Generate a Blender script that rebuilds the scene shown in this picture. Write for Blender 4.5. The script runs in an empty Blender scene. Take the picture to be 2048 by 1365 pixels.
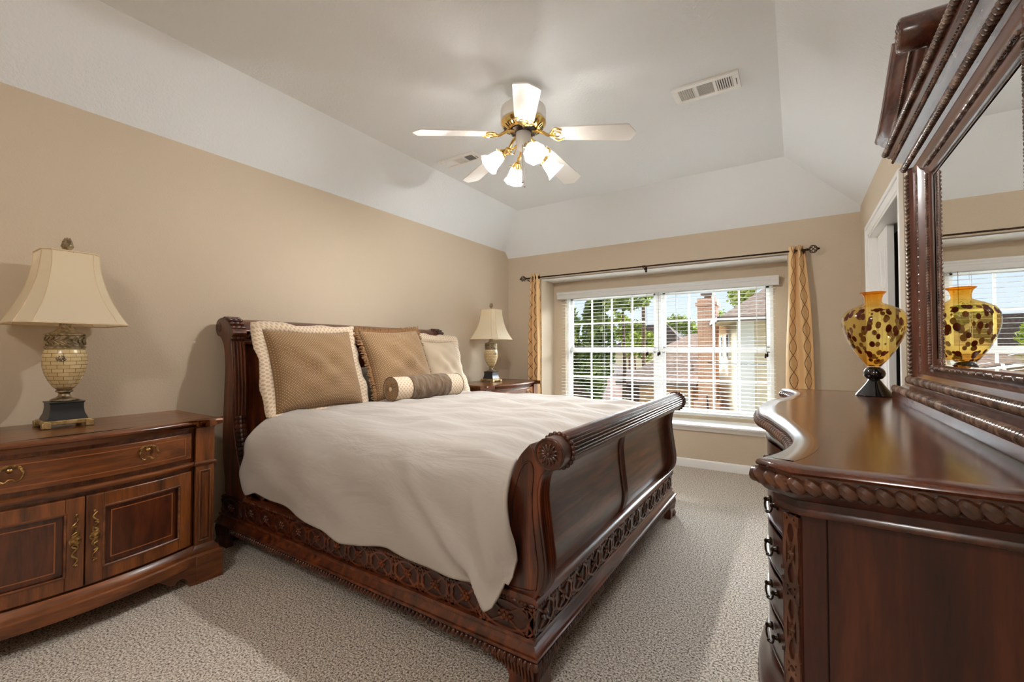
import bpy, bmesh, math, random
from mathutils import Vector, Matrix
random.seed(7)
SC = bpy.context.scene
COL = SC.collection
PI = math.pi

# ------------------------------------------------------------------ camera, sky, sun, exposure
CAM = Vector((3.118, 0.0, 1.181))
YAW, PITCH = 0.5719, 0.021
cd = bpy.data.cameras.new('camera')
cd.sensor_width = 36.0
cd.lens = 881.66 * 36.0 / 2048.0
cd.clip_start = 0.02
cd.clip_end = 400
cam = bpy.data.objects.new('camera', cd)
cam.location = CAM
cam.rotation_euler = (PI / 2 + PITCH, 0.0006, YAW)
COL.objects.link(cam)
SC.camera = cam

SC.view_settings.view_transform = 'Standard'
SC.view_settings.look = 'None'
SC.view_settings.gamma = 1
SC.view_settings.use_curve_mapping = False
SC.view_settings.exposure = 0.74

W, D, HC = 3.595, 4.753, 2.819           # room width, depth to the window wall, flat ceiling height
YB = -1.7                                # wall behind the camera

world = bpy.data.worlds.new('sky')
SC.world = world
world.use_nodes = True
wn = world.node_tree
wn.nodes.clear()
w_out = wn.nodes.new('ShaderNodeOutputWorld')
w_bg = wn.nodes.new('ShaderNodeBackground')
w_tc = wn.nodes.new('ShaderNodeTexCoord')
w_sep = wn.nodes.new('ShaderNodeSeparateXYZ')
w_col = wn.nodes.new('ShaderNodeValToRGB')
wn.links.new(w_tc.outputs['Generated'], w_sep.inputs[0])
wn.links.new(w_sep.outputs['Z'], w_col.inputs[0])
cr = w_col.color_ramp
cr.elements[0].position = 0.0
cr.elements[0].color = (0.86, 0.93, 1.0, 1)
cr.elements[1].position = 0.75
cr.elements[1].color = (0.80, 0.90, 1.0, 1)
e = cr.elements.new(0.12)
e.color = (0.72, 0.83, 1.0, 1)
e = cr.elements.new(0.3)
e.color = (0.95, 0.98, 1.0, 1)


def w_range(src, a, b, lo, hi):
    n = wn.nodes.new('ShaderNodeMapRange')
    n.interpolation_type = 'SMOOTHSTEP'
    n.inputs['From Min'].default_value = a
    n.inputs['From Max'].default_value = b
    n.inputs['To Min'].default_value = lo
    n.inputs['To Max'].default_value = hi
    wn.links.new(src, n.inputs['Value'])
    return n.outputs['Result']


def w_math(op, a, b):
    n = wn.nodes.new('ShaderNodeMath')
    n.operation = op
    for i, x in enumerate((a, b)):
        if isinstance(x, (int, float)):
            n.inputs[i].default_value = x
        else:
            wn.links.new(x, n.inputs[i])
    return n.outputs[0]


# clear pale blue sky with a bright fill band added above the view (+y)
SKY_FILL = 60.0  # band strength, added to send more light through the window
fill_band = w_math('MULTIPLY', w_range(w_sep.outputs['Z'], 0.18, 0.26, 0, 1), w_range(w_sep.outputs['Z'], 0.36, 0.50, 1, 0))
fill_band = w_math('MULTIPLY', fill_band, w_range(w_sep.outputs['Y'], 0.05, 0.5, 0, 1))
w_s = w_math('ADD', w_math('MULTIPLY', fill_band, SKY_FILL), 0.70)
wn.links.new(w_col.outputs['Color'], w_bg.inputs['Color'])
wn.links.new(w_s, w_bg.inputs['Strength'])
wn.links.new(w_bg.outputs[0], w_out.inputs[0])
try:
    world.cycles.sampling_method = 'MANUAL'
    world.cycles.sample_map_resolution = 512
except Exception:
    pass

sd = bpy.data.lights.new('sun', 'SUN')
sd.energy = 0.75
sd.angle = 0.02
sd.color = (1.0, 0.93, 0.82)
sun = bpy.data.objects.new('sun', sd)
sun.rotation_euler = Vector((0.62, 0.45, -0.64)).to_track_quat('-Z', 'Y').to_euler()
COL.objects.link(sun)

# a sampling portal in the window opening (adds no light of its own)
pd = bpy.data.lights.new('window_portal', 'AREA')
pd.shape = 'RECTANGLE'
pd.size, pd.size_y = 2.3, 1.4
pd.cycles.is_portal = True
po = bpy.data.objects.new('window_portal', pd)
po.location = (1.79, 5.22, 1.18)
po.rotation_euler = (-PI / 2, 0, 0)
COL.objects.link(po)

cy = SC.cycles
cy.use_denoising = True
cy.max_bounces = 10
cy.diffuse_bounces = 6
cy.glossy_bounces = 5
cy.transmission_bounces = 8
cy.transparent_max_bounces = 16
cy.caustics_reflective = False
cy.caustics_refractive = False
cy.sample_clamp_indirect = 6.0
cy.blur_glossy = 0.5

# ------------------------------------------------------------------ materials
def srgb(r, g, b):
    f = lambda c: (c / 255 / 12.92) if c / 255 <= 0.04045 else ((c / 255 + 0.055) / 1.055) ** 2.4
    return (f(r), f(g), f(b), 1)


def new_mat(name):
    m = bpy.data.materials.new(name)
    m.use_nodes = True
    nt = m.node_tree
    return m, nt, nt.nodes['Principled BSDF']


def N(nt, kind, **kw):
    n = nt.nodes.new(kind)
    for k, v in kw.items():
        if k in n.inputs:
            n.inputs[k].default_value = v
        else:
            setattr(n, k, v)
    return n


def L(nt, a, b):
    nt.links.new(a, b)


def plain(name, col, rough=0.5, metal=0.0, bump=0.0, bscale=80, coat=0.0, coord='Object', spec=0.5):
    m, nt, p = new_mat(name)
    p.inputs['Base Color'].default_value = col
    p.inputs['Roughness'].default_value = rough
    p.inputs['Metallic'].default_value = metal
    p.inputs['Coat Weight'].default_value = coat
    p.inputs['Specular IOR Level'].default_value = spec
    if bump:
        tc = N(nt, 'ShaderNodeTexCoord')
        n = N(nt, 'ShaderNodeTexNoise')
        n.inputs['Scale'].default_value = bscale
        n.inputs['Detail'].default_value = 3
        b = N(nt, 'ShaderNodeBump')
        b.inputs['Strength'].default_value = bump
        b.inputs['Distance'].default_value = 0.004
        L(nt, tc.outputs[coord], n.inputs['Vector'])
        L(nt, n.outputs['Fac'], b.inputs['Height'])
        L(nt, b.outputs['Normal'], p.inputs['Normal'])
    return m


def wood(name, dark, mid, light, grain=(1, 12, 12), rough=0.33, coat=0.4, scale=2.0):
    m, nt, p = new_mat(name)
    tc = N(nt, 'ShaderNodeTexCoord')
    mp = N(nt, 'ShaderNodeMapping')
    mp.inputs['Scale'].default_value = grain
    n1 = N(nt, 'ShaderNodeTexNoise')
    n1.inputs['Scale'].default_value = scale
    n1.inputs['Detail'].default_value = 5
    n1.inputs['Distortion'].default_value = 0.6
    n2 = N(nt, 'ShaderNodeTexNoise')
    n2.inputs['Scale'].default_value = scale * 9
    n2.inputs['Detail'].default_value = 3
    mx = N(nt, 'ShaderNodeMath', operation='MULTIPLY_ADD')
    mx.inputs[1].default_value = 0.28
    rp = N(nt, 'ShaderNodeValToRGB')
    rp.color_ramp.elements[0].position = 0.40
    rp.color_ramp.elements[0].color = dark
    rp.color_ramp.elements[1].position = 0.86
    rp.color_ramp.elements[1].color = light
    e = rp.color_ramp.elements.new(0.62)
    e.color = mid
    L(nt, tc.outputs['Object'], mp.inputs['Vector'])
    L(nt, mp.outputs[0], n1.inputs['Vector'])
    L(nt, mp.outputs[0], n2.inputs['Vector'])
    L(nt, n2.outputs['Fac'], mx.inputs[0])
    L(nt, n1.outputs['Fac'], mx.inputs[2])
    L(nt, mx.outputs[0], rp.inputs['Fac'])
    L(nt, rp.outputs['Color'], p.inputs['Base Color'])
    p.inputs['Roughness'].default_value = rough
    p.inputs['Coat Weight'].default_value = coat
    p.inputs['Coat Roughness'].default_value = 0.15
    return m


def metal_aged(name, c1, c2, rough=0.35, scale=60):
    m, nt, p = new_mat(name)
    tc = N(nt, 'ShaderNodeTexCoord')
    n = N(nt, 'ShaderNodeTexNoise')
    n.inputs['Scale'].default_value = scale
    rp = N(nt, 'ShaderNodeValToRGB')
    rp.color_ramp.elements[0].position = 0.35
    rp.color_ramp.elements[0].color = c1
    rp.color_ramp.elements[1].position = 0.65
    rp.color_ramp.elements[1].color = c2
    L(nt, tc.outputs['Object'], n.inputs['Vector'])
    L(nt, n.outputs['Fac'], rp.inputs['Fac'])
    L(nt, rp.outputs['Color'], p.inputs['Base Color'])
    p.inputs['Metallic'].default_value = 0.9
    p.inputs['Roughness'].default_value = rough
    return m


def paint(name, col, bump, scale, rough=0.85):
    """orange-peel wall paint"""
    m, nt, p = new_mat(name)
    p.inputs['Base Color'].default_value = col
    p.inputs['Roughness'].default_value = rough
    p.inputs['Specular IOR Level'].default_value = 0.25
    tc = N(nt, 'ShaderNodeTexCoord')
    n = N(nt, 'ShaderNodeTexNoise')
    n.inputs['Scale'].default_value = scale
    n.inputs['Detail'].default_value = 4
    n.inputs['Roughness'].default_value = 0.6
    b = N(nt, 'ShaderNodeBump')
    b.inputs['Strength'].default_value = bump
    b.inputs['Distance'].default_value = 0.006
    L(nt, tc.outputs['Object'], n.inputs['Vector'])
    L(nt, n.outputs['Fac'], b.inputs['Height'])
    L(nt, b.outputs['Normal'], p.inputs['Normal'])
    return m


M = {}
M['wall'] = paint('wall_paint', srgb(202, 186, 164), 0.35, 95)
M['ceiling'] = paint('ceiling_paint', srgb(238, 242, 245), 0.5, 70)
M['white'] = plain('white_trim_paint', srgb(238, 237, 234), 0.4)
M['white_gloss'] = plain('white_enamel', srgb(240, 238, 234), 0.3)
M['blind'] = plain('blind_white', srgb(214, 214, 212), 0.45)
M['dark'] = plain('dark_void', srgb(22, 20, 18), 0.9)
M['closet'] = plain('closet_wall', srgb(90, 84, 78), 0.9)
BED_D, BED_M, BED_L = srgb(36, 15, 8), srgb(82, 38, 19), srgb(124, 62, 29)
M['bed_x'] = wood('cherry_bed_x', BED_D, BED_M, BED_L, (1.2, 12, 12))
M['bed_y'] = wood('cherry_bed_y', BED_D, BED_M, BED_L, (12, 1.0, 12), 0.36, 0.6)
M['bed_z'] = wood('cherry_bed_z', BED_D, BED_M, BED_L, (12, 12, 1.0))
M['bed_carve'] = wood('cherry_bed_carving', srgb(34, 14, 8), srgb(68, 32, 18), srgb(98, 52, 28), (6, 6, 6), 0.36)
M['bed_recess'] = wood('cherry_recess_dark', srgb(26, 11, 7), srgb(52, 23, 13), srgb(70, 34, 19), (6, 6, 6), 0.45)  # darker board tone behind the fretwork, sets off its relief
NS_D, NS_M, NS_L = srgb(54, 26, 10), srgb(104, 56, 24), srgb(142, 82, 38)
M['ns_y'] = wood('nightstand_wood_y', NS_D, NS_M, NS_L, (10, 1.0, 10), 0.3)
M['ns_z'] = wood('nightstand_wood_z', NS_D, NS_M, NS_L, (10, 10, 1.0), 0.3)
M['ns_panel'] = wood('nightstand_panel_wood', srgb(40, 17, 8), srgb(78, 36, 16), srgb(104, 50, 22), (9, 9, 1.2), 0.3)
M['ns_inlay'] = plain('inlay_wood', srgb(150, 88, 46), 0.4)
DR_D, DR_M, DR_L = srgb(28, 10, 7), srgb(58, 23, 14), srgb(86, 40, 22)
M['dr_top'] = wood('dresser_top_wood', srgb(50, 21, 11), srgb(84, 40, 21), srgb(108, 56, 30), (9, 1.0, 9), 0.17, 0.5)
M['dr_y'] = wood('dresser_wood_y', DR_D, DR_M, DR_L, (10, 1.0, 10), 0.28)
M['dr_z'] = wood('dresser_wood_z', DR_D, DR_M, DR_L, (10, 10, 0.9), 0.42, 0.08)
M['dr_carve'] = wood('dresser_carving', srgb(40, 20, 13), srgb(74, 42, 27), srgb(112, 70, 46), (6, 6, 6), 0.3)
M['mir'] = wood('mirror_frame_wood', srgb(44, 22, 16), srgb(84, 46, 33), srgb(110, 66, 48), (10, 1, 10), 0.24, 0.5)
M['mir_z'] = wood('mirror_frame_wood_z', srgb(44, 20, 14), srgb(84, 44, 30), srgb(110, 62, 44), (10, 10, 1), 0.26, 0.4)
M['mir_carve'] = wood('mirror_carving', srgb(40, 27, 22), srgb(92, 68, 56), srgb(150, 122, 104), (8, 8, 8), 0.24, 0.5)
M['brass'] = plain('polished_brass', srgb(234, 200, 128), 0.16, 1.0)
M['brass_old'] = metal_aged('antique_brass', srgb(96, 68, 36), srgb(186, 148, 92), 0.38)
M['bronze'] = metal_aged('dark_bronze', srgb(34, 24, 18), srgb(70, 52, 38), 0.4)
M['silver'] = metal_aged('antique_silver', srgb(124, 110, 88), srgb(190, 174, 146), 0.35)
M['gold_leaf'] = metal_aged('champagne_leaf', srgb(150, 122, 78), srgb(216, 192, 142), 0.4, 25)
M['black'] = plain('black_lacquer', srgb(34, 36, 38), 0.35)
M['black_glass'] = plain('black_glass', srgb(10, 10, 12), 0.06, coat=0.6)
M['chain'] = plain('chain_metal', srgb(110, 100, 90), 0.3, 0.9)

# carpet
m, nt, p = new_mat('frieze_carpet')
tc = N(nt, 'ShaderNodeTexCoord')
n1 = N(nt, 'ShaderNodeTexNoise'); n1.inputs['Scale'].default_value = 125; n1.inputs['Detail'].default_value = 4; n1.inputs['Roughness'].default_value = 0.75
n2 = N(nt, 'ShaderNodeTexNoise'); n2.inputs['Scale'].default_value = 3.0
v1 = N(nt, 'ShaderNodeTexVoronoi'); v1.inputs['Scale'].default_value = 170
rp = N(nt, 'ShaderNodeValToRGB')
rp.color_ramp.elements[0].position = 0.405; rp.color_ramp.elements[0].color = srgb(76, 61, 48)
rp.color_ramp.elements[1].position = 0.60; rp.color_ramp.elements[1].color = srgb(255, 248, 238)
e = rp.color_ramp.elements.new(0.47); e.color = srgb(194, 178, 160)
e = rp.color_ramp.elements.new(0.53); e.color = srgb(228, 217, 203)
bp_ = N(nt, 'ShaderNodeBump'); bp_.inputs['Strength'].default_value = 0.8; bp_.inputs['Distance'].default_value = 0.008
mm = N(nt, 'ShaderNodeMath', operation='ADD')
L(nt, tc.outputs['Object'], n1.inputs['Vector']); L(nt, tc.outputs['Object'], v1.inputs['Vector'])
L(nt, n1.outputs['Fac'], rp.inputs['Fac']); L(nt, rp.outputs['Color'], p.inputs['Base Color'])
L(nt, n1.outputs['Fac'], mm.inputs[0]); L(nt, v1.outputs['Distance'], mm.inputs[1])
L(nt, mm.outputs[0], bp_.inputs['Height']); L(nt, bp_.outputs['Normal'], p.inputs['Normal'])
p.inputs['Roughness'].default_value = 1.0
p.inputs['Specular IOR Level'].default_value = 0.1
p.inputs['Sheen Weight'].default_value = 0.2
M['carpet'] = m


def fabric(name, col, bump=0.3, scale=400, sheen=0.15, crease=0.0):
    m, nt, p = new_mat(name)
    p.inputs['Base Color'].default_value = col
    p.inputs['Roughness'].default_value = 0.9
    p.inputs['Sheen Weight'].default_value = sheen
    p.inputs['Specular IOR Level'].default_value = 0.2
    tc = N(nt, 'ShaderNodeTexCoord')
    n = N(nt, 'ShaderNodeTexNoise'); n.inputs['Scale'].default_value = scale; n.inputs['Detail'].default_value = 2
    b = N(nt, 'ShaderNodeBump'); b.inputs['Strength'].default_value = bump; b.inputs['Distance'].default_value = 0.002
    L(nt, tc.outputs['Object'], n.inputs['Vector']); L(nt, n.outputs['Fac'], b.inputs['Height'])
    L(nt, b.outputs['Normal'], p.inputs['Normal'])
    if crease:
        n3 = N(nt, 'ShaderNodeTexNoise'); n3.inputs['Scale'].default_value = 1.5; n3.inputs['Detail'].default_value = 4; n3.inputs['Distortion'].default_value = 0.8
        m3_ = N(nt, 'ShaderNodeMapping'); m3_.inputs['Scale'].default_value = (1.6, 6.0, 3.6); m3_.inputs['Rotation'].default_value = (0, 0.35, 0.25)
        L(nt, tc.outputs['Object'], m3_.inputs[0])
        b3 = N(nt, 'ShaderNodeBump'); b3.inputs['Strength'].default_value = crease; b3.inputs['Distance'].default_value = 0.045
        L(nt, m3_.outputs[0], n3.inputs['Vector']); L(nt, n3.outputs['Fac'], b3.inputs['Height'])
        L(nt, b3.outputs['Normal'], b.inputs['Normal'])
    return m


def dotted(name, base, dot, pitch=0.017, rad=0.26):
    """small woven dots on a staggered grid, from the cloth's own UVs in metres"""
    m, nt, p = new_mat(name)
    tc = N(nt, 'ShaderNodeTexCoord')
    sp = N(nt, 'ShaderNodeSeparateXYZ')
    L(nt, tc.outputs['UV'], sp.inputs[0])
    def mth(op, a, b=None):
        n = N(nt, 'ShaderNodeMath', operation=op)
        for i, x in enumerate((a, b)):
            if x is None:
                continue
            if isinstance(x, (int, float)):
                n.inputs[i].default_value = x
            else:
                L(nt, x, n.inputs[i])
        return n.outputs[0]
    u = mth('DIVIDE', sp.outputs['X'], pitch)
    v = mth('DIVIDE', sp.outputs['Y'], pitch * 0.5)
    row = mth('FLOOR', v)
    u2 = mth('ADD', u, mth('MULTIPLY', row, 0.5))
    du = mth('SUBTRACT', mth('FRACT', u2), 0.5)
    dv = mth('MULTIPLY', mth('SUBTRACT', mth('FRACT', v), 0.5), 0.5)
    dd = mth('SQRT', mth('ADD', mth('MULTIPLY', du, du), mth('MULTIPLY', dv, dv)))
    lt = mth('LESS_THAN', dd, rad * 0.5)
    mx = N(nt, 'ShaderNodeMix', data_type='RGBA')
    mx.inputs[6].default_value = base
    mx.inputs[7].default_value = dot
    L(nt, lt, mx.inputs[0])
    L(nt, mx.outputs[2], p.inputs['Base Color'])
    p.inputs['Roughness'].default_value = 0.8
    p.inputs['Sheen Weight'].default_value = 0.2
    p.inputs['Specular IOR Level'].default_value = 0.25
    return m


M['duvet'] = fabric('cream_cotton', srgb(184, 177, 170), 0.25, 300, 0.1, 0.27)
M['sheet'] = fabric('white_cotton', srgb(232, 230, 226), 0.2)
M['sham_brown'] = dotted('brown_dotted_fabric', srgb(138, 108, 76), srgb(204, 178, 140))
M['sham_beige'] = dotted('beige_dotted_fabric', srgb(222, 204, 182), srgb(196, 170, 138), 0.03, 0.5)
M['sham_plain'] = fabric('beige_fabric', srgb(192, 174, 150), 0.3)
M['fringe'] = fabric('fringe_yarn', srgb(150, 114, 78), 0.5)
M['wrap'] = fabric('brown_satin', srgb(112, 92, 72), 0.3, 200, 0.2, 0.9)
M['button'] = plain('button_fabric', srgb(220, 196, 160), 0.7)

# curtain with an ogee lattice from its UVs
m, nt, p = new_mat('ogee_curtain_fabric')
tc = N(nt, 'ShaderNodeTexCoord'); sp = N(nt, 'ShaderNodeSeparateXYZ'); L(nt, tc.outputs['UV'], sp.inputs[0])
def _m(op, a, b=None):
    n = N(nt, 'ShaderNodeMath', operation=op)
    for i, x in enumerate((a, b)):
        if x is None: continue
        if isinstance(x, (int, float)): n.inputs[i].default_value = x
        else: L(nt, x, n.inputs[i])
    return n.outputs[0]
_u = _m('DIVIDE', sp.outputs['X'], 0.185)
_c = _m('MULTIPLY', _m('COSINE', _m('MULTIPLY', sp.outputs['Y'], 2 * PI / 0.30)), 0.25)
_d1 = _m('ABSOLUTE', _m('SUBTRACT', _m('FRACT', _m('SUBTRACT', _u, _c)), 0.5))
_d2 = _m('ABSOLUTE', _m('SUBTRACT', _m('FRACT', _m('ADD', _u, _c)), 0.5))
_d = _m('LESS_THAN', _m('MINIMUM', _d1, _d2), 0.025)
mx = N(nt, 'ShaderNodeMix', data_type='RGBA')
mx.inputs[6].default_value = srgb(226, 186, 132); mx.inputs[7].default_value = srgb(84, 54, 34)
L(nt, _d, mx.inputs[0]); L(nt, mx.outputs[2], p.inputs['Base Color'])
p.inputs['Roughness'].default_value = 0.6
p.inputs['Sheen Weight'].default_value = 0.2
M['curtain'] = m

# ivory mosaic on the lamp urns: brick courses from UV
m, nt, p = new_mat('ivory_mosaic')
tc = N(nt, 'ShaderNodeTexCoord')
br = N(nt, 'ShaderNodeTexBrick')
br.inputs['Color1'].default_value = srgb(216, 194, 148); br.inputs['Color2'].default_value = srgb(200, 174, 126)
br.inputs['Mortar'].default_value = srgb(128, 104, 66); br.inputs['Scale'].default_value = 1.0
br.inputs['Mortar Size'].default_value = 0.0012; br.inputs['Brick Width'].default_value = 0.045; br.inputs['Row Height'].default_value = 0.018
L(nt, tc.outputs['UV'], br.inputs['Vector']); L(nt, br.outputs['Color'], p.inputs['Base Color'])
p.inputs['Roughness'].default_value = 0.22
M['mosaic'] = m

# shade cloth: translucent cream
m, nt, p = new_mat('shade_silk')
tr = N(nt, 'ShaderNodeBsdfTranslucent'); tr.inputs['Color'].default_value = srgb(250, 238, 210)
p.inputs['Base Color'].default_value = srgb(246, 232, 204); p.inputs['Roughness'].default_value = 0.85
ms = N(nt, 'ShaderNodeMixShader'); ms.inputs[0].default_value = 0.4
L(nt, p.outputs[0], ms.inputs[1]); L(nt, tr.outputs[0], ms.inputs[2]); L(nt, ms.outputs[0], nt.nodes['Material Output'].inputs[0])
M['shade'] = m

# frosted bell glass of the fan lights
m, nt, p = new_mat('frosted_bell_glass')
tr = N(nt, 'ShaderNodeBsdfTranslucent'); tr.inputs['Color'].default_value = (1, 0.97, 0.93, 1)
tp = N(nt, 'ShaderNodeBsdfTransparent'); tp.inputs['Color'].default_value = (1, 0.98, 0.95, 1)
p.inputs['Base Color'].default_value = (0.95, 0.94, 0.92, 1); p.inputs['Roughness'].default_value = 0.25
m1 = N(nt, 'ShaderNodeMixShader'); m1.inputs[0].default_value = 0.6
m2 = N(nt, 'ShaderNodeMixShader'); m2.inputs[0].default_value = 0.16
L(nt, p.outputs[0], m1.inputs[1]); L(nt, tr.outputs[0], m1.inputs[2])
L(nt, m1.outputs[0], m2.inputs[1]); L(nt, tp.outputs[0], m2.inputs[2])
L(nt, m2.outputs[0], nt.nodes['Material Output'].inputs[0])
M['bell'] = m

m, nt, p = new_mat('lit_bulb')
p.inputs['Base Color'].default_value = (1, 0.95, 0.85, 1)
p.inputs['Emission Color'].default_value = (1.0, 0.985, 0.965, 1)
p.inputs['Emission Strength'].default_value = 1400.0
M['bulb'] = m

m, nt, p = new_mat('fill_lamp_opal')  # glowing glass of the added fill lamp
p.inputs['Base Color'].default_value = (1, 1, 1, 1)
p.inputs['Emission Color'].default_value = (1.0, 0.985, 0.97, 1)
p.inputs['Emission Strength'].default_value = 36.0
M['dome'] = m

# clear window pane
m, nt, p = new_mat('window_glass')
tp = N(nt, 'ShaderNodeBsdfTransparent'); tp.inputs['Color'].default_value = (0.97, 0.985, 0.98, 1)
gl = N(nt, 'ShaderNodeBsdfGlossy'); gl.inputs['Roughness'].default_value = 0.02
lw = N(nt, 'ShaderNodeLayerWeight'); lw.inputs['Blend'].default_value = 0.5
fr = N(nt, 'ShaderNodeMath', operation='POWER'); fr.inputs[1].default_value = 4.0; L(nt, lw.outputs['Facing'], fr.inputs[0])
ms = N(nt, 'ShaderNodeMixShader')
L(nt, fr.outputs[0], ms.inputs[0]); L(nt, tp.outputs[0], ms.inputs[1]); L(nt, gl.outputs[0], ms.inputs[2])
L(nt, ms.outputs[0], nt.nodes['Material Output'].inputs[0])
M['glass'] = m

# mirror
m, nt, p = new_mat('mirror_silver')
p.inputs['Base Color'].default_value = (0.93, 0.94, 0.93, 1); p.inputs['Metallic'].default_value = 1; p.inputs['Roughness'].default_value = 0.0
M['mirror'] = m

# amber tortoiseshell glass
m, nt, p = new_mat('amber_spotted_glass')
tc = N(nt, 'ShaderNodeTexCoord')
mp = N(nt, 'ShaderNodeMapping'); mp.inputs['Scale'].default_value = (1, 1, 0.62)
vo = N(nt, 'ShaderNodeTexVoronoi'); vo.inputs['Scale'].default_value = 36; vo.inputs['Randomness'].default_value = 1.0
ns = N(nt, 'ShaderNodeTexNoise'); ns.inputs['Scale'].default_value = 20
mr = N(nt, 'ShaderNodeMath', operation='MULTIPLY_ADD'); mr.inputs[1].default_value = 0.35
rp = N(nt, 'ShaderNodeValToRGB')
rp.color_ramp.interpolation = 'LINEAR'
rp.color_ramp.elements[0].position = 0.54; rp.color_ramp.elements[0].color = (1, 1, 1, 1)
rp.color_ramp.elements[1].position = 0.58; rp.color_ramp.elements[1].color = (0, 0, 0, 1)
sz = N(nt, 'ShaderNodeSeparateXYZ'); cut = N(nt, 'ShaderNodeMath', operation='LESS_THAN'); cut.inputs[1].default_value = 0.395
mk = N(nt, 'ShaderNodeMath', operation='MULTIPLY')
L(nt, tc.outputs['Object'], mp.inputs[0]); L(nt, mp.outputs[0], vo.inputs['Vector']); L(nt, mp.outputs[0], ns.inputs['Vector'])
L(nt, tc.outputs['Object'], sz.inputs[0]); L(nt, sz.outputs['Z'], cut.inputs[0])
L(nt, ns.outputs['Fac'], mr.inputs[0]); L(nt, vo.outputs['Distance'], mr.inputs[2])
L(nt, mr.outputs[0], rp.inputs['Fac']); L(nt, rp.outputs['Color'], mk.inputs[0]); L(nt, cut.outputs[0], mk.inputs[1])
ga = N(nt, 'ShaderNodeValToRGB')
ga.color_ramp.elements[0].position = 0.12; ga.color_ramp.elements[0].color = (0.94, 0.58, 0.10, 1)
ga.color_ramp.elements[1].position = 0.47; ga.color_ramp.elements[1].color = (0.92, 0.52, 0.06, 1)
e = ga.color_ramp.elements.new(0.24); e.color = (0.95, 0.83, 0.46, 1)
e = ga.color_ramp.elements.new(0.38); e.color = (0.94, 0.79, 0.38, 1)
L(nt, sz.outputs['Z'], ga.inputs['Fac'])
tp = N(nt, 'ShaderNodeBsdfTransparent'); L(nt, ga.outputs['Color'], tp.inputs['Color'])
tl = N(nt, 'ShaderNodeBsdfTranslucent'); L(nt, ga.outputs['Color'], tl.inputs['Color'])
mt = N(nt, 'ShaderNodeMixShader'); mt.inputs[0].default_value = 0.16
sp_ = N(nt, 'ShaderNodeBsdfDiffuse'); sp_.inputs['Color'].default_value = srgb(66, 24, 10)
tl2 = N(nt, 'ShaderNodeBsdfTranslucent'); tl2.inputs['Color'].default_value = srgb(120, 44, 10)
m3 = N(nt, 'ShaderNodeMixShader'); m3.inputs[0].default_value = 0.45
m4 = N(nt, 'ShaderNodeMixShader')
gl = N(nt, 'ShaderNodeBsdfGlossy'); gl.inputs['Roughness'].default_value = 0.03
lw = N(nt, 'ShaderNodeLayerWeight'); lw.inputs['Blend'].default_value = 0.5
fp = N(nt, 'ShaderNodeMath', operation='POWER'); fp.inputs[1].default_value = 4.0; L(nt, lw.outputs['Facing'], fp.inputs[0])
fr = N(nt, 'ShaderNodeMath', operation='MULTIPLY_ADD'); fr.inputs[1].default_value = 0.7; fr.inputs[2].default_value = 0.04; L(nt, fp.outputs[0], fr.inputs[0])
m5 = N(nt, 'ShaderNodeMixShader')
L(nt, tp.outputs[0], mt.inputs[1]); L(nt, tl.outputs[0], mt.inputs[2])
L(nt, sp_.outputs[0], m3.inputs[1]); L(nt, tl2.outputs[0], m3.inputs[2])
L(nt, mk.outputs[0], m4.inputs[0]); L(nt, mt.outputs[0], m4.inputs[1]); L(nt, m3.outputs[0], m4.inputs[2])
L(nt, fr.outputs[0], m5.inputs[0]); L(nt, m4.outputs[0], m5.inputs[1]); L(nt, gl.outputs[0], m5.inputs[2])
L(nt, m5.outputs[0], nt.nodes['Material Output'].inputs[0])
M['amber'] = m

# outdoors
def noisy(name, c1, c2, scale, rough=0.9, stretch=(1, 1, 1)):
    m, nt, p = new_mat(name)
    tc = N(nt, 'ShaderNodeTexCoord'); mp = N(nt, 'ShaderNodeMapping'); mp.inputs['Scale'].default_value = stretch
    n = N(nt, 'ShaderNodeTexNoise'); n.inputs['Scale'].default_value = scale; n.inputs['Detail'].default_value = 4
    rp = N(nt, 'ShaderNodeValToRGB')
    rp.color_ramp.elements[0].position = 0.35; rp.color_ramp.elements[0].color = c1
    rp.color_ramp.elements[1].position = 0.65; rp.color_ramp.elements[1].color = c2
    L(nt, tc.outputs['Object'], mp.inputs[0]); L(nt, mp.outputs[0], n.inputs['Vector']); L(nt, n.outputs['Fac'], rp.inputs['Fac'])
    L(nt, rp.outputs['Color'], p.inputs['Base Color']); p.inputs['Roughness'].default_value = rough
    p.inputs['Specular IOR Level'].default_value = 0.15
    return m


def brickmat(name, c1, c2, mortar, bw=0.22, rh=0.075):
    m, nt, p = new_mat(name)
    tc = N(nt, 'ShaderNodeTexCoord'); mp = N(nt, 'ShaderNodeMapping'); mp.inputs['Rotation'].default_value = (PI / 2, 0, 0)
    br = N(nt, 'ShaderNodeTexBrick'); br.inputs['Scale'].default_value = 1
    br.inputs['Color1'].default_value = c1; br.inputs['Color2'].default_value = c2; br.inputs['Mortar'].default_value = mortar
    br.inputs['Brick Width'].default_value = bw; br.inputs['Row Height'].default_value = rh; br.inputs['Mortar Size'].default_value = 0.008
    L(nt, tc.outputs['Object'], mp.inputs[0]); L(nt, mp.outputs[0], br.inputs['Vector']); L(nt, br.outputs['Color'], p.inputs['Base Color'])
    p.inputs['Roughness'].default_value = 0.95
    return m


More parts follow.
